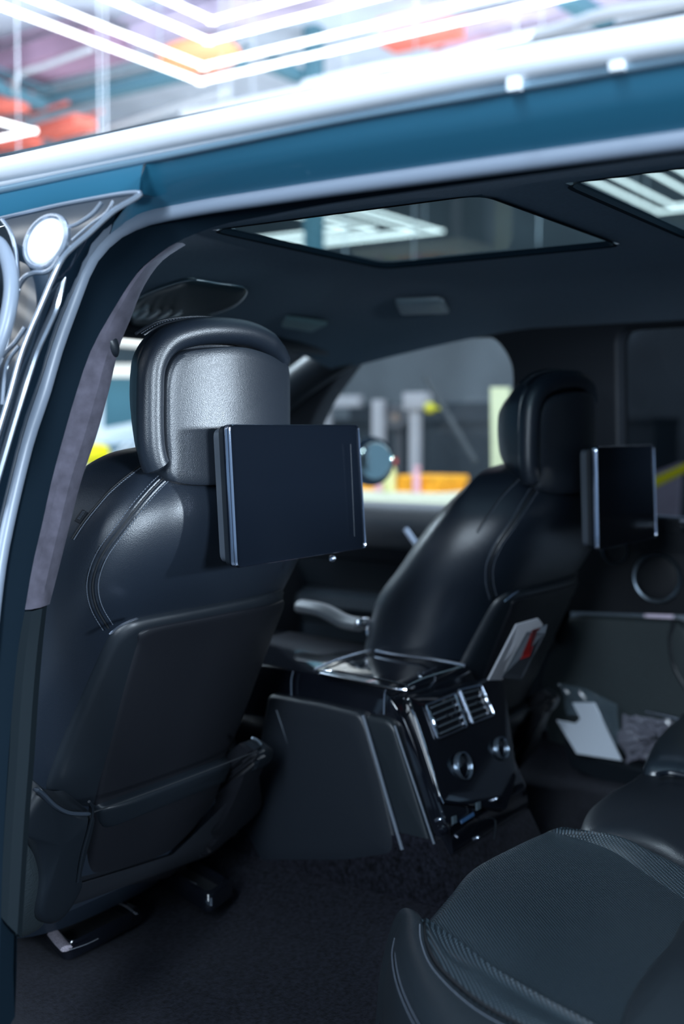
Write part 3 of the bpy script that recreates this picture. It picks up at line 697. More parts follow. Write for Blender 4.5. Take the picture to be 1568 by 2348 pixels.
# padded side panel with two highlight edges
X0 = CXL-.004
s_px = [(648,1588),(740,1610),(838,1640),(895,1652),(908,1672),(935,1760),(985,1880),(1000,1960),(925,1985),(800,1975),(700,1960),(640,1800),(615,1690)]
s_px = [(620,1590),(740,1612),(832,1634),(845,1660),(880,1780),(915,1930),(910,1960),(800,1975),(600,1975),(560,1900),(600,1700)]
bm = B(); lp = densify(fillet([P(x, y, X=X0) for x, y in s_px], .01, 4), .012); pillow(bm, lp, (-1, 0, 0), .002, .008, .02, .05); sp_ = obj('side_panel', bm, LEATHER2, con)
s2_px = [(838,1638),(890,1648),(906,1662),(925,1720),(960,1830),(1000,1960),(930,1968),(885,1800)]
bm = B(); lp = densify(fillet([P(x, y, X=X0+.003) for x, y in s2_px], .008, 4), .012); pillow(bm, lp, (-1, 0, 0), .002, .006, .02, .1); obj('side_trim', bm, mat('console_trim', (.008, .012, .016), .42), con)
EDGE = mat('soft_edge', (.10, .12, .15), .35)
for px, r in (([(832,1640),(860,1735),(890,1840),(922,1948)], .0028), ([(905,1664),(925,1725),(962,1835),(995,1935)], .0018), ([(634,1628),(655,1690),(685,1790),(708,1878)], .0014)):
    bm = B(); tube(bm, even([P(x, y, X=X0-.008) for x, y in px], 24), r, 8); obj('panel_edge', bm, EDGE, sp_)
bm = B(); pblock(bm, [(.72,.80),(.72,1.0),(.36,1.035),(.30,.82),(.30,.78)], X0-.004, X0+.02, .006); obj('front_side_panel', bm, LEATHER2, con)
# lower carpeted plinth
bm = B(); pblock(bm, [(.72,.76),(.72,.90),(.1,.87),(-.08,.87),(-.12,.80),(-.12,.76)], CXL-.012, CXR+.012, .012); obj('console_plinth', bm, CARPET, con)
# chrome lines on the console
def cl(name, px, r, m=CHROME, n=20, **k):
    bm = B(); tube(bm, even([P(x, y, **k) for x, y in px], n), r, 8); return obj(name, bm, m, con)
T = 1.094
cl('chrome_trim', [(720,1537),(760,1519),(805,1504),(850,1492)], .0022, SATIN, Z=T)
cl('chrome_trim', [(862,1493),(900,1500),(1000,1514),(1064,1526)], .0030, SATIN, Z=T)
cl('chrome_trim', [(735,1546),(800,1560),(870,1574),(925,1582),(950,1577)], .0032, Z=T)
cl('chrome_trim', [(740,1538),(780,1540),(850,1554),(935,1572)], .0018, Z=T+.004)
cl('chrome_trim', [(960,1543),(963,1552)], .0028, Z=T+.004)
cl('chrome_trim', [(970,1543),(1000,1530)], .0012, SATIN, Z=T+.002)
cl('chrome_trim', [(930,1574),(980,1552),(1060,1528)], .0012, mat('dim_edge', (.12, .16, .18), .3), Z=T+.002)
cl('shut_line', [(888,1580),(882,1590),(880,1638)], .0012, mat('shut_line_edge', (.25, .3, .38), .3, metal=.7), X=X0+.003)
cl('shut_line', [(672,1540),(668,1560),(668,1596)], .0012, mat('shut_line_edge', (.25, .3, .38), .3, metal=.7), X=X0+.003)
def onface(px, off=0.): return [P(x, y, pl=(CFn, CFn.dot(V((0, .004, 1.06)))+off)) for x, y in px]
bm = B(); tube(bm, catmull(onface([(925,1602),(945,1628),(958,1660),(975,1710),(990,1760),(1005,1812),(1017,1842)], .010), 40), [.0016]*22+[.0012]*6+[.0008]*12, 8)
obj('chrome_strip', bm, CHROME, con)
bm = B(); lp = onface([(932,1600),(1150,1545),(1182,1780),(1160,1860),(1010,1840)], .004); pillow(bm, densify(fillet(lp, .01, 4), .02), CFn, 0, .004, .02, .03); obj('control_panel', bm, PIANO, con)
# air vents
def vent(px, wheel_left):
    q = onface(px, .011); v = bpy.data.objects.new('air_vent', None); COL.objects.link(v); v.parent = con; v.location = q[0]-wpos(con); v.empty_display_size = .02
    fr_ = fillet(q, .004, 4); bm = B(); tube(bm, fr_, .0018, 8, True); obj('vent_frame', bm, SATIN, v)
    bm = B(); slab(bm, [p-CFn*.004 for p in q], CFn, .002); obj('vent_recess', bm, GROOVE, v, smooth=False)
    a, b, c, d = q
    for k in range(5):
        t = .12+k*.19
        p0, p1 = a.lerp(d, t), b.lerp(c, t)
        bm = B(); box_q = [p0.lerp(p1, .16 if wheel_left else .03)-CFn*.002, p0.lerp(p1, .97 if wheel_left else .84)-CFn*.002]
        tube(bm, box_q, .0024, 8, flat=.5); obj('slat', bm, mat('vent_slat', (.06, .075, .09), .2, spec=.8) if k == 0 and 'vent_slat' not in bpy.data.materials else bpy.data.materials['vent_slat'], v)
    e = .05 if wheel_left else .95
    p0, p1 = a.lerp(b, e).lerp(d.lerp(c, e), .18), a.lerp(b, e).lerp(d.lerp(c, e), .88)
    bm = B(); tube(bm, [p0, p1], .0014, 8); obj('wheel_slot', bm, CHROME, v)
    bm = B(); mid = p0.lerp(p1, .5); bmesh.ops.create_uvsphere(bm, u_segments=14, v_segments=10, radius=1)
    ax = (p1-p0).normalized(); s_ = ax.cross(CFn)
    for vv in bm.verts: vv.co = mid+ax*vv.co.x*.010+s_*vv.co.y*.0035+CFn*vv.co.z*.004
    obj('thumbwheel', bm, CHROME, v)
    e = .97 if wheel_left else .06
    bm = B(); tube(bm, [a.lerp(b, e).lerp(d.lerp(c, e), .04)+CFn*.001, a.lerp(b, e).lerp(d.lerp(c, e), .97)+CFn*.001], .0018, 8); obj('chrome_bar', bm, CHROME, v)
    for k in (1, 3, 4):
        t = .12+k*.19; bm = B(); pp_ = a.lerp(d, t).lerp(b.lerp(c, t), .9 if wheel_left else .76); tube(bm, [pp_, pp_.lerp(b.lerp(c, t), .5)], .0016, 6); obj('vane_clip', bm, SATIN, v)
    bm = B(); cc = (a+b+c+d)/4+CFn*.001; disc(bm, cc, CFn, 0, .003, .002, 12, ring=False); obj('vane_knob', bm, HARD, v)
    return v
vent([(976,1617),(1043,1590),(1071,1665),(1004,1695)], True)
vent([(1050,1582),(1103,1570),(1133,1638),(1081,1660)], False)
def knob(x, y, r, name='dial'):
    c = onface([(x, y)], .010)[0]; k = bpy.data.objects.new(name, None); COL.objects.link(k); k.parent = con; k.location = c-wpos(con); k.empty_display_size = .02
    n = V((0, -1, .30)).normalized()
    bm = B(); rows = []
    u = n.orthogonal().normalized(); w_ = n.cross(u)
    for a in [2*math.pi*i/36 for i in range(36)]:
        e = u*math.cos(a)+w_*math.sin(a); rows.append([c+e*r*1.03-n*.002, c+e*r*1.03+n*.0045, c+e*r*1.0+n*.0065, c+e*r*.95+n*.0065, c+e*r*.92+n*.0015])
    grid(bm, rows, closed_v=True); obj('dial_rim', bm, mat('dial_rim_metal', (.20, .25, .31), .25, metal=.9), k)
    bm = B(); disc(bm, c+n*.0008, n, 0, r*.93, .0012, 28, ring=False); obj('dial_face', bm, PIANO, k)
    return k
knob(1060, 1757, .0215); knob(1147, 1716, .0185)
for x, y, r in ((1019, 1899, .009), (1007, 1880, .004), (1093, 1922, .004), (1135, 1833, .0035)):
    c = onface([(x, y)], .012)[0]; bm = B(); disc(bm, c, CFn, 0, r, .006, 20, ring=False); obj('button', bm, PIANO if r > .005 else SATIN, con)
bm = B(); slab(bm, onface([(1058,1880),(1086,1862),(1088,1870),(1060,1888)], .012), CFn, .003, .0004); o = obj('display', bm, mat('blue_display', (.008, .02, .045), .3, emis=(.03, .1, .25), est=.25), con)
for x, y in ((1042, 1882), (1097, 1850)):
    bm = B(); q = onface([(x-4, y-10), (x+5, y-13), (x+6, y+4), (x-3, y+8)], .0115); slab(bm, q, CFn, .003, .0006); obj('button', bm, mat('button_grey', (.05, .07, .085), .3), con)
bm = B(); tube(bm, catmull(onface([(1115,1875),(1132,1878),(1136,1890),(1132,1925)], .009), 14), .0010, 6); obj('socket_flap', bm, HARD, con)
# armrest boxes ahead of the console
ab = empty('armrest_box', (.06, .75, 1.10), 'leather armrest box coloured pale as if lit from the windscreen, just ahead of the console', 'armrest')
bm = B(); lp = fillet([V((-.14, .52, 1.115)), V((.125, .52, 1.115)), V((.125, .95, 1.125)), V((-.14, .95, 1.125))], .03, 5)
pillow(bm, densify(lp, .03), (0, 0, 1), .006, .018, .06, .18); obj('lid', bm, mat('lit_leather', (.34, .33, .34), .30, spec=.9, coat=.3, bump=.3, bscale=700), ab)  # windscreen light on the lid raised into its base colour
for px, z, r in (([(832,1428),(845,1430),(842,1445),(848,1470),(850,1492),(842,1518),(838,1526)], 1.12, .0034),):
    bm = B(); tube(bm, even([P(x, y, X=.115) for x, y in px], 20), r, 8); obj('lid_edge', bm, CHROME, ab)
c = P(834, 1427, X=.11); bm = B(); bmesh.ops.create_uvsphere(bm, u_segments=16, v_segments=10, radius=1)
for v_ in bm.verts: v_.co = c+V((v_.co.x*.022, v_.co.y*.008, v_.co.z*.009))
obj('lid_catch', bm, CHROME, ab)
gs = empty('gear_housing', (-.1, .5, 1.1), 'dark box with bright upright strip beside the armrest', 'gear housing')
bm = B(); q = [P(x, y, Y=.50) for x, y in [(640,1460),(700,1462),(716,1475),(718,1535),(640,1545)]]; slab(bm, densify(fillet(q, .012, 4), .03), (0, -1, 0), .08, .003); obj('housing', bm, HARD, gs)
bm = B(); tube(bm, even([P(x, y, Y=.485) for x, y in [(670,1462),(684,1466),(688,1480),(694,1542)]], 14), .0062, 8); obj('bright_strip', bm, CHROME, gs)
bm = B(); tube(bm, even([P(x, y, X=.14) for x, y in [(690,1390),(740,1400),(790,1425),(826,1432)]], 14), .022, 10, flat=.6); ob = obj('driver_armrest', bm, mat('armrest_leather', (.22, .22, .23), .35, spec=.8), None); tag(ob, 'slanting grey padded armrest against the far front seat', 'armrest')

# ------------------------------------------------------------------ rear bench
bench = empty('rear_seat', (-.3, -.6, .80), 'black perforated leather rear seat cushion in the lower right', 'car seat')
def perf(name, col, rough):
    m = mat(name, col, rough, spec=.5); nt = m.node_tree; b = nt.nodes['Principled BSDF']
    tc = nt.nodes.new('ShaderNodeTexCoord'); mp = nt.nodes.new('ShaderNodeMapping'); mp.inputs['Rotation'].default_value = (0, 0, math.radians(45))
    sep = nt.nodes.new('ShaderNodeSeparateXYZ'); cmb = nt.nodes.new('ShaderNodeCombineXYZ')
    vo = nt.nodes.new('ShaderNodeTexVoronoi'); vo.voronoi_dimensions = '2D'; vo.inputs['Scale'].default_value = 300; vo.inputs['Randomness'].default_value = 0
    mr_ = nt.nodes.new('ShaderNodeMapRange'); mr_.inputs['From Min'].default_value = .22; mr_.inputs['From Max'].default_value = .36; mr_.inputs['To Min'].default_value = 1; mr_.inputs['To Max'].default_value = 0
    mx = nt.nodes.new('ShaderNodeMix'); mx.data_type = 'RGBA'; mx.inputs[6].default_value = (*col, 1); mx.inputs[7].default_value = (col[0]*5, col[1]*5, col[2]*5, 1)
    L = nt.links.new
    L(tc.outputs['Object'], sep.inputs[0]); L(sep.outputs[0], cmb.inputs[0]); L(sep.outputs[1], cmb.inputs[1]); L(cmb.outputs[0], mp.inputs[0])
    L(mp.outputs[0], vo.inputs['Vector']); L(vo.outputs['Distance'], mr_.inputs['Value']); L(mr_.outputs[0], mx.inputs[0]); L(mx.outputs[2], b.inputs['Base Color'])
    bp = nt.nodes.new('ShaderNodeBump'); bp.inputs['Strength'].default_value = .6; bp.inputs['Distance'].default_value = .0005; bp.invert = True
    L(mr_.outputs[0], bp.inputs['Height']); L(bp.outputs[0], b.inputs['Normal'])
    return m
PERF = perf('perforated_leather', (.010, .015, .019), .34)
BOL = mat('bolster_leather', (.012, .017, .022), .38, spec=.6, bump=.4, bscale=900, kind='leather')
ZC = .935
def cz(px, z): return [P(x, y, Z=ZC+z) for x, y in px]
NV = 34
curves = {
 'o0': cz([(880,2260),(890,2330),(915,2420),(960,2520),(1010,2600)], -.075),
 'o1': cz([(906,2142),(900,2190),(912,2260),(950,2345),(1010,2430)], -.022),
 'o2': cz([(932,2098),(938,2165),(962,2235),(1010,2315),(1080,2400)], .004),
 'o3': cz([(968,2108),(972,2162),(1003,2222),(1090,2302),(1200,2362),(1300,2410)], .004),
}
PR = lambda name: even(curves[name], NV)
# outer bolster
rows = [PR('o0'), PR('o1'), PR('o2'), PR('o3')]
def loft(rows_, sub=5):
    n = len(rows_[0]); cols = [catmull([r[j] for r in rows_], (len(rows_)-1)*sub+1) for j in range(n)]
    return cols
bm = B(); cc = loft([ [p+V((0, 0, -.05)) for p in PR('o0')], PR('o0'), PR('o1'), PR('o2'), PR('o3'), [p+V((.003, 0, -.010)) for p in PR('o3')]])
f0 = [p+V((.034, .032, -.06)) for p in cc[0]]; f1 = [p+V((.026, .024, -.014)) for p in cc[0]]; f2 = [p+V((.014, .014, -.001)) for p in cc[0]]
grid(bm, [f0, f1, f2]+cc); obj('side_bolster', bm, BOL, bench)
# inner bolster panel between the two seams, then the main panel
g3_ = even(cz([(974,2110),(980,2162),(1012,2220),(1100,2296),(1206,2354),(1308,2402)], .000), NV)
r1_ = even(cz([(978,2105),(1060,2163),(1130,2216),(1240,2282),(1360,2346),(1460,2400)], .011), NV)
mid = [a.lerp(b, .5)+V((0, 0, -.006*math.sin(math.pi*min(1, i/NV*2.5)))) for i, (a, b) in enumerate(zip(g3_, r1_))]
rows = [[p+V((-.003, 0, -.010)) for p in g3_], g3_, [a.lerp(b, .25)+V((0, 0, .002)) for a, b in zip(g3_, r1_)], mid, [a.lerp(b, .85)+V((0, 0, -.004)) for a, b in zip(g3_, r1_)], r1_]
bm = B(); grid(bm, loft(rows)); obj('inner_bolster', bm, PERF, bench)
r1b = [p+V((.010, -.004, -.004)) for p in r1_]
ce = even(cz([(1100,1988),(1200,2050),(1320,2130),(1440,2215),(1560,2290),(1640,2340)], .006), NV)
va = even(cz([(1262,1906),(1390,1945),(1480,2003),(1568,2062),(1680,2135),(1760,2200)], -.002), NV)
rg = even(cz([(1300,1900),(1420,1918),(1500,1955),(1580,1995),(1700,2070),(1800,2140)], .008), NV)
rg2 = [p+V((.03, 0, -.03)) for p in rg]; rg3 = [p+V((.04, 0, -.10)) for p in rg]
cc = loft([r1_, r1b, [a.lerp(b, .45) for a, b in zip(r1b, ce)], ce, [a.lerp(b, .6) + V((0, 0, .002)) for a, b in zip(ce, va)], va])
f1 = [p+V((.004, .010, -.006)) for p in cc[0]]; f2 = [p+V((.008, .016, -.02)) for p in cc[0]]; f3 = [p+V((.008, .016, -.09)) for p in cc[0]]
bm = B(); grid(bm, [f3, f2, f1]+cc); obj('cushion_panel', bm, PERF, bench)
cc = loft([va, [a.lerp(b, .5)+V((0, 0, .003)) for a, b in zip(va, rg)], rg, rg2, rg3])
f1 = [p+V((.004, .010, -.006)) for p in cc[0]]; f2 = [p+V((.008, .016, -.02)) for p in cc[0]]; f3 = [p+V((.008, .016, -.09)) for p in cc[0]]
bm = B(); grid(bm, [f3, f2, f1]+cc); obj('far_bolster', bm, PERF, bench)
bm = B(); tube(bm, [p+V((-.001, 0, .000)) for p in g3_], .0022, 6); sm_ = obj('cushion_seam', bm, GROOVE, bench)
pr = [(p, V((0, 0, 1))) for p in even(cz([(962,2118),(966,2164),(995,2226),(1080,2308),(1195,2374),(1290,2420)], .0055), 90)]
stitches(pr, 0, .003, 'cushion_stitching', bench, .0007)
pr = [(p, V((-.7, 0, .7))) for p in even(cz([(905,2150),(899,2195),(912,2265),(950,2350),(1010,2435)], -.018), 80)]
stitches(pr, .0, .0028, 'edge_stitching', bench, .0007); stitches(pr, .004, .0028, 'edge_stitching', bench, .0007)
# backrest base at the lower right
bm = B(); lp = catmull(cz([(1600,2120),(1545,2200),(1485,2275),(1450,2330),(1425,2400),(1460,2480),(1800,2480),(1900,2200),(1750,2080)], .02), 60, True)
pillow(bm, lp, (-.2, .25, 1), .012, .02, .1, .15); obj('backrest_base', bm, BOL, bench)
bm = B(); lp = fillet([V((-.68, -.80, .85)), V((.68, -.80, .85)), V((.66, -.98, 1.46)), V((-.66, -.98, 1.46))], .05, 5)
pillow(bm, densify(lp, .05), (0, .95, .3), .03, .03, .10, .15); obj('backrest', bm, LEATHER2, bench)  # out of view, added to keep rear fill off the lower cabin
for x0, x1 in ((-.50, -.05), (.24, .52)):  # unseen light blocks; left one widened to shield the far seat
    bm = B(); box(bm, (x0, -1.06, 1.47), (x1, -.96, 1.73), .03, seg=3); obj('headrest_blocker', bm, LEATHER2, bench)
ms = empty('middle_seat', (-.1, -.3, .85), 'smooth black seat cushion beyond the perforated one', 'car seat')
bm = B(); lp = catmull(cz([(1335,1925),(1342,1878),(1385,1838),(1440,1806),(1482,1782),(1600,1770),(1900,1800),(1900,2100),(1600,2010),(1500,1960),(1420,1935)], -.008), 80, True)
pillow(bm, lp, (0, 0, 1), .006, .016, .1, .2); obj('cushion', bm, LEATHER2, ms)
far = empty('far_seat', (.2, -.3, .85), 'dark far rear seat cushion at the right edge, glossy fold on its front', 'car seat')
bm = B(); lp = catmull(cz([(1478,1775),(1484,1742),(1510,1700),(1550,1665),(1600,1640),(1900,1600),(1900,1810),(1600,1790),(1540,1782)], .01), 70, True)
pillow(bm, lp, (0, 0, 1), .006, .02, .1, .25); obj('cushion', bm, mat('far_leather', (.015, .022, .03), .32, spec=.7), far)
bm = B(); tube(bm, catmull(cz([(1508,1776),(1530,1772),(1568,1778),(1620,1790)], .024), 12), .004, 8); obj('cushion_fold', bm, LEATHER, far)

# glossy frames round the seat rails on the carpet
def rail_cover(outer, inner, z, label, hi):
    o_ = [P(x, y, Z=z) for x, y in outer]; i_ = [P(x, y, Z=z+.004) for x, y in inner]
    e = empty('rail_cover', sum(o_, V((0, 0, 0)))/4+V((0, 0, -.02)), label, 'rail cover', 'seat rail covers')
    a = fillet(o_, .02, 6); b = fillet(i_, .012, 6)
    bm = B(); grid(bm, [[p+V((0, 0, -.012)), p, p.lerp(q, .3)+V((0, 0, .010)), p.lerp(q, .7)+V((0, 0, .011)), q+V((0, 0, .004)), q+V((0, 0, -.012))] for p, q in zip(a+[a[0]], b+[b[0]])])
    obj('cover_frame', bm, PIANO, e)
    bm = B(); vs = [bm.verts.new(p+V((0, 0, -.006))) for p in b]; bm.faces.new(vs); obj('rail_recess', bm, GROOVE, e, smooth=False)
    for px, r, m in hi:
        bm = B(); tube(bm, even([P(x, y, Z=z+.012) for x, y in px], 14), r, 8, flat=.5); obj('polished_edge', bm, m, e)
HI = mat('polished_edge', (.38, .4, .45), .25, metal=.8)
SPK = mat('dusty_gloss', (.20, .18, .21), .5, noise=.8, nscale=900)
rail_cover([(95,2130),(235,2050),(335,2092),(150,2188)], [(124,2128),(250,2072),(312,2100),(165,2174)], FZ+.014, 'black rectangular rail cover with bright inner edges, on the carpet at lower left',
    [([(128,2124),(165,2106),(205,2092)], .0022, HI), ([(258,2068),(285,2076),(313,2096)], .0022, HI), ([(122,2140),(138,2160),(152,2175)], .009, SPK), ([(160,2178),(200,2164),(225,2152)], .0012, HI)])
rail_cover([(350,1998),(420,1965),(540,2030),(480,2078)], [(385,1995),(425,1980),(515,2030),(475,2055)], FZ+.034, 'dim black rail cover beneath the inner side of the front seat',
    [([(395,1997),(420,2012),(450,2028)], .0016, HI), ([(484,2060),(484,2076)], .0016, mat('dim_polish', (.1, .12, .15), .3))])
# papers and bags in the far door bin
pb = empty('paper_sheet', P(1350, 1720, X=.63), 'folded white paper sticking out of the far door bin', 'paper')
bm = B(); q = [P(x, y, X=.62) for x, y in [(1276,1652),(1318,1660),(1330,1648),(1312,1612),(1362,1612),(1425,1744),(1322,1728)]]
slab(bm, q, (-1, 0, 0), .004); obj('sheet', bm, mat('white_paper', (.50, .55, .62), .6), pb, smooth=False)
def crumple(name, px, X, col, alpha, label, cat, seed, amp):
    random.seed(seed); lp = densify([P(x, y, X=X) for x, y in px], .01); bm = B()
    c = sum(lp, V((0, 0, 0)))/len(lp)
    rows = [[c+(p-c)*s+V((-abs(random.gauss(0, amp)) if s < 1 else 0, random.gauss(0, amp*.4), random.gauss(0, amp*.4))) for p in lp] for s in (1, .85, .7, .5, .3, .12)]
    grid(bm, rows, closed_u=True)
    m = mat(name+'_film', col, .18, spec=.9); nt = m.node_tree; b = nt.nodes['Principled BSDF']; b.inputs['Alpha'].default_value = alpha
    return tag(obj(name, bm, m, None, smooth=False), label, cat)
crumple('plastic_bag', [(1285,1568),(1345,1580),(1415,1615),(1420,1690),(1410,1735),(1365,1650),(1312,1612),(1300,1640)], .632, (.10, .14, .17), .45, 'clear grey bag behind the folded white paper', 'bag', 3, .002)
crumple('plastic_wrapper', [(1425,1632),(1460,1640),(1568,1660),(1640,1690),(1500,1740),(1440,1750),(1420,1700)], .625, (.16, .16, .20), .75, 'crumpled shiny wrapper beside the white paper', 'wrapper', 5, .006)
tb = tubepx('wrapper_rim', [(1480,1632),(1520,1640),(1568,1654),(1620,1670)], .003, SATIN, parent=None, X=.615); tag(tb, 'thin shiny strip above the crumpled wrapper', 'strip')

# ------------------------------------------------------------------ workshop: lamps
def lamp(cx, cy, label, z=3.2, half=1.43):
    e = empty('ceiling_lamp', (cx, cy, z), label, 'lamp', 'nested square tube lamps')
    first = None
    for off in (0, .17, .42, .60):
        h = half-off
        for k in range(4):
            a = k*math.pi/2
            if first is None:
                bm = B(); tube(bm, [(-.5, 0, 0), (.5, 0, 0)], .011, 10)
                me = bpy.data.meshes.new('light_tube'); bm.to_mesh(me); bm.free(); me.materials.append(TUBE)
                for p in me.polygons: p.use_smooth = True
                first = me
            o = bpy.data.objects.new('light_tube', first); COL.objects.link(o); o.parent = e
            o.location = (h*math.sin(a), -h*math.cos(a), 0); o.rotation_euler = (0, 0, a); o.scale = (2*h+.04, 1, 1)
    for sx in (-1, 1):
        for sy in (-1, 1):
            bm = B(); p = V((cx+sx*half*.8, cy+sy*half, z)); tube(bm, [p, p+V((0, 0, 1.4))], .004, 5); obj('hanging_wire', bm, WIRE, e)
WIRE = mat('white_cable', (.6, .62, .66), .5)
c1 = P(460, 187, Z=3.2); h = 1.43
lamp(c1.x-h, c1.y-h, 'nested square tube lamp whose corner hangs above the car roof')
c2 = P(76, 300, Z=3.2)
lamp(c2.x-h, c2.y+h, 'square tube lamp at the left edge, only one corner showing')
c3 = P(1012, 530, Z=3.2)
lamp(c3.x-h, c3.y+h, 'square tube lamp seen through the front roof glass', half=h)
c4 = P(1455, 492, Z=3.2)
lamp(c4.x-h, c4.y-h-.2, 'square tube lamp seen through the rear roof glass')
lamp(c1.x-h, c1.y-h-4.25, 'square tube lamp behind the photographer')
lamp(-3.4, 2.2, 'square tube lamp out of view over the near side')
# beams, ducts and pipes below the ceiling
def zb(name, px, z, r, m, label, cat='beam', group=None, kind='bar', n=8):
    pts = [P(x, y, Z=z) for x, y in px]; bm = B()
    if kind == 'bar':
        a, b = pts[0], pts[-1]; t = (b-a).normalized(); s = t.cross(V((0, 0, 1))).normalized()
        slab(bm, [a+s*r, b+s*r, b-s*r, a-s*r], (0, 0, -1), .16 if cat != 'beam' else .09, .005)
        for e_ in (-1, 1):
            slab(bm, [a+s*(r*1.5*e_+.01)+V((0, 0, .15)), b+s*(r*1.5*e_+.01)+V((0, 0, .15)), b+s*(r*1.5*e_-.01)+V((0, 0, .15)), a+s*(r*1.5*e_-.01)+V((0, 0, .15))], (0, 0, -1), .02)
    else: tube(bm, catmull(pts, n*4), r, 10)
    return tag(obj(name, bm, m, None, smooth=(kind != 'bar')), label, cat, group)
TEAL = mat('teal_beam_paint', (.10, .22, .27), .6); RED = mat('red_steel_paint', (.95, .20, .14), .6, noise=.3, nscale=2)
MAR = mat('maroon_duct_paint', (.42, .25, .34), .7, noise=.4, nscale=1.5); ORG = mat('orange_paint', (1.0, .28, .12), .6)
PIPE = mat('pale_pipe', (.62, .62, .64), .5); PINK = mat('mauve_steel_paint', (.55, .45, .56), .7, noise=.4, nscale=2)
zb('steel_beam', [(-60,292),(420,184),(560,152)], 4.1, .05, TEAL, 'long dark teal beam running under the square lamp corner')
zb('steel_beam', [(-40,200),(120,262)], 4.05, .035, TEAL, 'short teal brace at the left edge')
zb('steel_beam', [(-60,300),(-10,235),(60,290),(62,255)], 4.05, .03, TEAL, 'teal brace above the left lamp corner')
zb('air_duct', [(-80,215),(260,120)], 4.3, .22, MAR, 'wide maroon duct at the upper left', 'duct')
zb('air_duct', [(330,118),(640,28),(760,0)], 4.35, .16, PINK, 'mauve duct behind the nested lamp tubes', 'duct')
zb('cross_beam', [(-60,350),(80,332)], 3.9, .10, RED, 'red beam end just above the roof gutter at far left')
zb('cross_beam', [(105,318),(196,292)], 3.9, .11, RED, 'short red beam beside the left lamp corner')
zb('cross_beam', [(-40,262),(50,250)], 4.0, .09, RED, 'red bracket at the left edge above the lamp')
zb('cross_beam', [(890,115),(1050,80)], 4.2, .10, RED, 'bright red beam segment above the middle of the roof')
zb('cross_beam', [(980,160),(1130,122)], 4.2, .04, RED, 'thin red strip just above the car roof')
zb('cross_beam', [(1020,108),(1600,-20)], 4.3, .16, PINK, 'mauve beam at the upper right')
zb('ceiling_pipe', [(700,196),(860,160),(990,140),(1100,110),(1200,88),(1300,62),(1400,30),(1600,0)], 3.6, .035, PIPE, 'pale wavy cable pipe above the car roof', 'pipe', kind='t')
zb('ceiling_pipe', [(420,262),(700,205),(860,172)], 3.7, .03, PIPE, 'pale pipe close above the roof gutter', 'pipe', kind='t')
zb('ceiling_pipe', [(860,60),(1100,0),(1300,-40)], 3.9, .03, PIPE, 'straight pale pipe at the top right', 'pipe', kind='t')
zb('ceiling_pipe', [(200,310),(420,240),(520,210)], 4.0, .03, PIPE, 'thin grey pipe under the teal beam', 'pipe', kind='t')
zb('conduit', [(32,250),(34,190),(50,168),(100,152),(160,130),(210,112)], 4.1, .018, PIPE, 'bent pale conduit across the maroon duct', 'conduit', kind='t')
zb('steel_beam', [(1292,8),(1392,70)], 4.2, .06, TEAL, 'slanting teal brace at the upper right')
zb('steel_beam', [(618,160),(690,190)], 4.2, .05, TEAL, 'short teal brace left of the column')
bm = B(); c = P(455, 128, Z=3.75)
bmesh.ops.create_icosphere(bm, subdivisions=3, radius=.16)
for v_ in bm.verts: v_.co = c+V((v_.co.x*1.3, v_.co.y*1.8, v_.co.z*.5))
tag(obj('orange_housing', bm, ORG, None), 'orange housing just above the lamp corner', 'housing')
CBL = {38: 'pale hanging cable nearest the left edge of the photo', 225: 'left cable of the close pair above the left roof gutter', 240: 'right cable of the close pair above the left roof gutter',
       505: 'left cable of the close pair behind the nested lamp corner', 525: 'right cable of the close pair behind the nested lamp corner', 790: 'pale cable hanging just right of the steel column',
       950: 'pale cable hanging in front of the bright red beam', 1240: 'pale cable hanging left of the slanting teal brace', 1460: 'pale cable hanging nearest the upper right corner'}
for x in (38, 225, 240, 505, 525, 790, 950, 1240, 1460):
    a = P(x, 200 if x < 800 else 60, Y=3.6 if x < 800 else 2.2); bm = B(); tube(bm, [V((a.x, a.y, 2.2)), V((a.x+.02, a.y, 4.6))], .0035, 5)
    tag(obj('hanging_cable', bm, WIRE, None), CBL[x], 'cable', 'hanging cables')
c = P(719, 180, Y=4.4); bm = B(); box(bm, (c.x-.06, c.y-.06, 0), (c.x+.06, c.y+.06, 4.6), .01); box(bm, (c.x-.09, c.y-.09, 0), (c.x+.09, c.y+.09, .03)); 
tag(obj('steel_column', bm, TEAL, None), 'dark teal steel column rising behind the car roof', 'column')

# ------------------------------------------------------------------ workshop seen through the side window
CAB = mat('dark_cabinet', (.012, .02, .028), .6); GP = mat('pale_post_paint', (.34, .33, .35), .5); CREAM = mat('cream_worktop', (.85, .82, .62), .5)
tw = 3.3
def quad_at(px, X): return [P(x, y, X=X) for x, y in px]
kn = empty('tool_cabinet', (4.3, 1.6, 0), 'long black tool cabinet behind the orange cloths', 'cabinet')
a = P(640, 985, X=4.3); b = P(1500, 985, X=4.3); bm = B(); box(bm, (4.3, b.y, 0), (4.7, a.y, 1.52), .01); obj('cabinet_body', bm, CAB, kn)
bm = B(); box(bm, (4.28, b.y, 1.52), (4.72, a.y, 1.55), .006); obj('cabinet_top', bm, CAB, kn)
a = P(755, 900, X=4.6); b = P(1100, 900, X=4.6)
bm = B(); box(bm, (4.75, P(1130,900,X=4.75).y, 0), (4.9, P(800,900,X=4.75).y, P(900,925,X=4.75).z), .01); tag(obj('tall_locker', bm, CAB, None), 'tall dark locker behind the pale posts', 'locker')
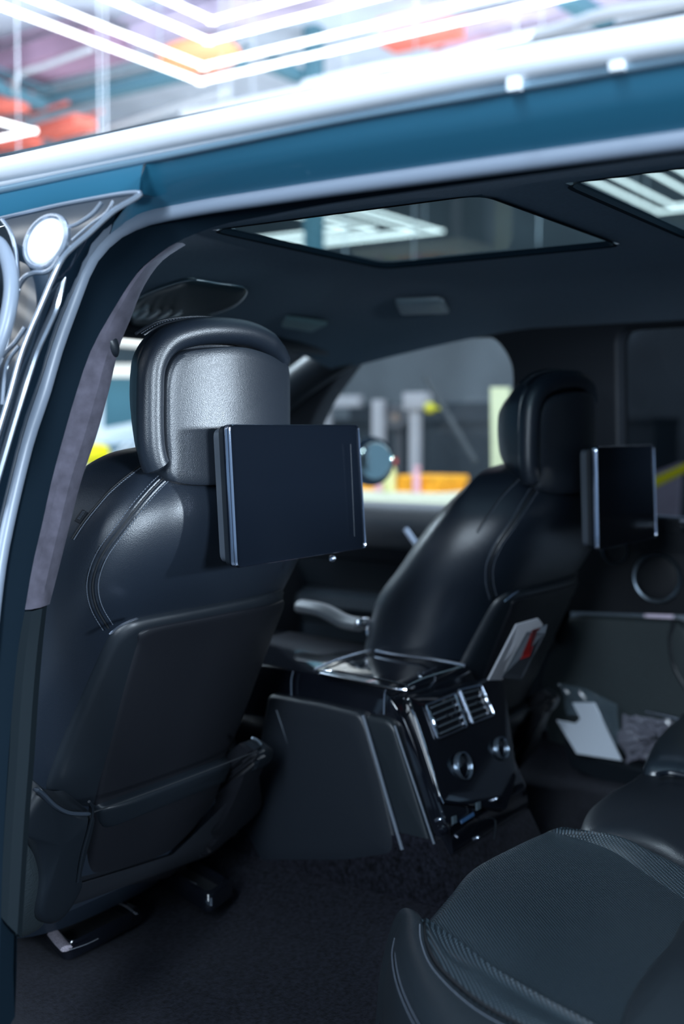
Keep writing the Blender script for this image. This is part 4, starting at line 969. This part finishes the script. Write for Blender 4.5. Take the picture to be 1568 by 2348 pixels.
def post(px0, px1, ytop, X, label, cap=None):
    a, b = P(px0, ytop, X=X), P(px1, ytop, X=X); bm = B(); box(bm, (X, b.y, 0), (X+.05, a.y, a.z), .005)
    if cap:
        c0, c1 = P(cap[0], ytop, X=X-.01), P(cap[1], ytop, X=X-.01); box(bm, (X-.02, c1.y, a.z-.08), (X+.07, c0.y, a.z+.02), .01)
    tag(obj('pale_post', bm, GP, None), label, 'post')
post(852, 874, 917, 4.0, 'pale post left of the round lamp, beyond the far front window')
post(938, 958, 908, 4.0, 'pale capped post right of the dark locker gap', (925, 974))
a, b = P(735, 912, X=4.15), P(823, 912, X=4.15); bm = B(); box(bm, (4.15, b.y, a.z-.06), (4.2, a.y, a.z+.01), .005); box(bm, (4.16, a.y-.06, 0), (4.19, a.y-.02, a.z-.05)); tag(obj('pale_rail', bm, GP, None), 'short pale horizontal rail near the windscreen pillar', 'rail')
c = P(985, 935, X=3.9); bm = B(); bmesh.ops.create_icosphere(bm, subdivisions=3, radius=.032); bmesh.ops.translate(bm, verts=bm.verts, vec=c); box(bm, (c.x, c.y-.01, c.z-.01), (c.x+.16, c.y+.01, c.z+.01)); tag(obj('yellow_knob', bm, mat('yellow_plastic', (.55, .5, .02), .4), None), 'small yellow round knob beside the capped post', 'knob')  # yellow knob on a short arm, not a gauge
c = P(908, 958, X=4.2); bm = B(); disc(bm, c, (-1, -.4, 0), .03, .075, .03, 24); box(bm, (c.x+.02, c.y-.02, 0), (c.x+.04, c.y+.02, c.z+.05)); tag(obj('hose_coil', bm, mat('hose_grey', (.09, .09, .1), .5), None), 'grey hose coil hanging between two pale posts', 'coil')
bm = B(); bmesh.ops.create_icosphere(bm, subdivisions=2, radius=.025); bmesh.ops.translate(bm, verts=bm.verts, vec=c+V((-.01, 0, 0))); tag(obj('coil_hub', bm, mat('hub_tan', (.4, .3, .25), .5), None), 'tan hub in the middle of the hose coil', 'hub')
# bench with cloths and bottles
X = 3.3; a, b = P(760, 1135, X=X), P(1052, 1128, X=X); zt = a.lerp(b, .5).z
tbn = empty('work_table', (X+.2, (a.y+b.y)/2, 0), 'cream-topped work table holding orange cloths, through the far front window', 'table')
bm = B(); box(bm, (X, b.y, zt-.05), (X+.45, a.y+.9, zt+.008), .008); obj('tabletop', bm, CREAM, tbn)
for yy in (b.y+.05, a.y+.8):
    for xx in (X+.05, X+.4):
        bm = B(); box(bm, (xx-.02, yy-.02, 0), (xx+.02, yy+.02, zt-.05), .004); obj('leg', bm, GP, tbn)
OC = mat('orange_cloth', (1.0, .42, .02), .85, noise=.2, nscale=20)
for (x0, x1, y0, y1, lbl) in ((905, 1012, 1078, 1094, 'upper orange folded cloth on the work table'), (820, 1005, 1094, 1112, 'lower orange folded cloth on the work table')):
    a, b = P(x0, y1, X=X+.06), P(x1, y1, X=X+.06); bm = B()
    zz = zt+.008 if y1 > 1100 else zt+.050
    box(bm, (X+.05, b.y, zz), (X+.35, a.y, zz+.04), .012, seg=3)
    tag(obj('orange_cloth', bm, OC, None), lbl, 'cloth', 'orange cloths')
def bottle(px, py_top, X, r, m, label, zb_=None):
    t = P(px, py_top, X=X); zb_ = zt+.008 if zb_ is None else zb_; hgt = t.z-zb_; c = V((X, t.y, zb_)); bm = B()
    prof = [(0, 0), (r, 0), (r, hgt*.62), (r*.8, hgt*.72), (r*.35, hgt*.8), (r*.35, hgt*.9)]
    grid(bm, [[c+V((math.cos(a)*q, math.sin(a)*q, z)) for q, z in prof] for a in [2*math.pi*k/16 for k in range(17)]])
    e = empty('spray_bottle', c, label, 'bottle', 'bottles on the work table'); obj('bottle_body', bm, m[0], e)
    bm = B(); box(bm, c+V((-r*.6, -r*.9, hgt*.86)), c+V((r*.6, r*.5, hgt)), .003); obj('spray_head', bm, m[1], e)
WH = mat('white_bottle', (.85, .75, .72), .4); PK = mat('pink_liquid', (.9, .45, .5), .3); RD = mat('red_cap', (.65, .05, .03), .4); YL = mat('yellow_liquid', (.8, .75, .3), .3)
bottle(872, 1068, X+.03, .03, (PK, WH), 'pink bottle nearest the mirror on the work table')
bottle(893, 1052, X+.03, .035, (YL, RD), 'pale yellow bottle with red cap on the work table')
bottle(955, 1068, X+.02, .02, (PK, PK), 'small pink bottle standing before the orange cloths')
bottle(838, 1040, X+.2, .05, (WH, YL), 'white bottle with yellow cap behind the side mirror')
a, b = P(1122, 880, X=3.0), P(1150, 880, X=3.0); c = P(1135, 1010, X=3.0)
bm = B(); slab(bm, [P(1124,888,X=3.0), P(1165,888,X=3.0), V((3.0, P(1165,1000,X=3.0).y, .0)), V((3.0, P(1140,1012,X=3.0).y, .0))], (-1, 0, 0), .02); tag(obj('cream_board', bm, mat('cream_board', (.62, .62, .38), .6), None, smooth=False), 'cream board showing beside the far headrest', 'board')
bm = B(); tube(bm, [P(975, 865, X=2.6), P(1090, 1060, X=2.6)], .014, 8); tag(obj('hanging_hose', bm, mat('hose', (.035, .04, .045), .6), None), 'slanting dark hose crossing the far window view', 'hose')
bm = B(); slab(bm, [P(1400,1142,X=2.2), P(1700,1000,X=2.2), P(1700,1018,X=2.2), P(1400,1166,X=2.2)], (-1, 0, 0), .03); tag(obj('barrier_bar', bm, mat('barrier_yellow', (.95, .8, .01), .5), None, smooth=False), 'slanting yellow bar seen through the dark rear window', 'barrier')
bm = B(); slab(bm, [P(1480,1090,X=2.5), P(1560,1060,X=2.5), V((2.5, P(1520,1170,X=2.5).y, 0)), V((2.5, P(1490,1172,X=2.5).y, 0))], (-1, 0, 0), .03); tag(obj('ladder', bm, mat('ladder_grey', (.3, .25, .3), .5), None, smooth=False), 'grey panel standing behind the yellow bar', 'panel')

# ------------------------------------------------------------------ workshop seen through the windscreen
def yq(px, Y): return [P(x, y, Y=Y) for x, y in px]
def flatbox(name, px, Y, th, m, label, cat, group=None, floor=False):
    bm = B(); q = yq(px, Y)
    if floor: q = [p if p.z > CAM.z-.1 else V((p.x, p.y, 0)) for p in q]
    slab(bm, q, (0, -1, 0), th, .004); return tag(obj(name, bm, m, None, smooth=False), label, cat, group)
BAR = emit('wall_lamp_tube', (.93, .98, 1), 1.6)
flatbox('wall_lamp', [(180,752),(420,752),(420,802),(180,782)], 6.0, .08, BAR, 'broad bright lamp bar seen through the windscreen, topmost', 'lamp')
flatbox('wall_lamp', [(180,836),(420,836),(420,864),(180,862)], 6.0, .08, BAR, 'narrower bright lamp bar below, seen through the windscreen', 'lamp')
flatbox('wall_lamp', [(700,768),(740,768),(725,800),(690,830)], 3.2, .06, BAR, 'small bright patch right of the near headrest', 'lamp')
flatbox('dark_beam', [(150,784),(430,806),(430,836),(150,836)], 6.1, .1, mat('beam_navy', (.012, .025, .035), .6), 'dark beam between the two bright lamp bars', 'beam')
flatbox('teal_board', [(234,864),(430,864),(430,1060),(234,1060)], 6.2, .1, mat('teal_board', (.06, .17, .22), .7), 'teal wall board beyond the windscreen', 'board', None, True)
flatbox('white_door', [(150,864),(236,864),(236,1060),(150,1060)], 6.1, .1, mat('white_board', (.75, .8, .85), .6), 'white upright board left of the teal board', 'board', None, True)
wc = empty('white_car', P(240, 1120, Y=4.0)+V((0, 0, -.8)), 'white car parked ahead, seen between pillar and near headrest', 'car')
bm = B(); t0 = P(150, 1050, Y=4.0); t1 = P(420, 985, Y=4.0); t2 = P(420, 1150, Y=4.0)
rows = []
for k in range(13):
    x = t0.x-.3+k*.12; rows.append([V((x, 3.9, .4)), V((x, 3.88, t2.z-.02)), V((x, 3.9, t2.z+.06)), V((x, 4.2, t2.z+.13+.01*k)), V((x, 5.0, t2.z+.18+.012*k))])
grid(bm, rows); obj('body', bm, mat('white_car_paint', (.80, .84, .88), .25, coat=.5), wc)
bm = B(); q = yq([(225,1010),(262,992),(420,960),(420,1000),(300,1010),(270,1022)], 4.3); slab(bm, q, (0, -1, 0), .3, .01); obj('roof', bm, mat('white_car_paint2', (.72, .8, .85), .3), wc)
bm = B(); slab(bm, yq([(262,1022),(420,998),(420,1030),(262,1060)], 4.28), (0, -1, 0), .02); obj('windscreen', bm, mat('car_glass_teal', (.12, .2, .25), .1), wc)
for k in range(3):
    bm = B(); tube(bm, yq([(250+16*k,1062),(292+16*k,1016)], 4.2), .012, 6); obj('wiper', bm, mat('wiper_pale', (.7, .72, .75), .4), wc)
bm = B(); lp = catmull(yq([(190,1022),(228,1018),(244,1026),(246,1052),(236,1070),(214,1068),(190,1054)], 3.86), 30, True); pillow(bm, lp, (0, -1, 0), .03, .03, .05, .3)
tag(obj('rounded_cover', bm, mat('bright_yellow', (1.0, .82, .0), .6), None), 'bright yellow rounded cover beyond the windscreen', 'cover')
# louvre strips at the foot of the windscreen
lv = empty('cowl_grille', P(185, 1190, Y=1.35), 'pale louvre strips low in the windscreen corner beside the near seat', 'grille')
for k in range(5):
    bm = B(); tube(bm, [P(130, 1152+k*13, Y=1.3), P(235, 1146+k*13, Y=1.3)], .004, 6); obj('strip', bm, mat('pale_strip', (.6, .68, .7), .3), lv)
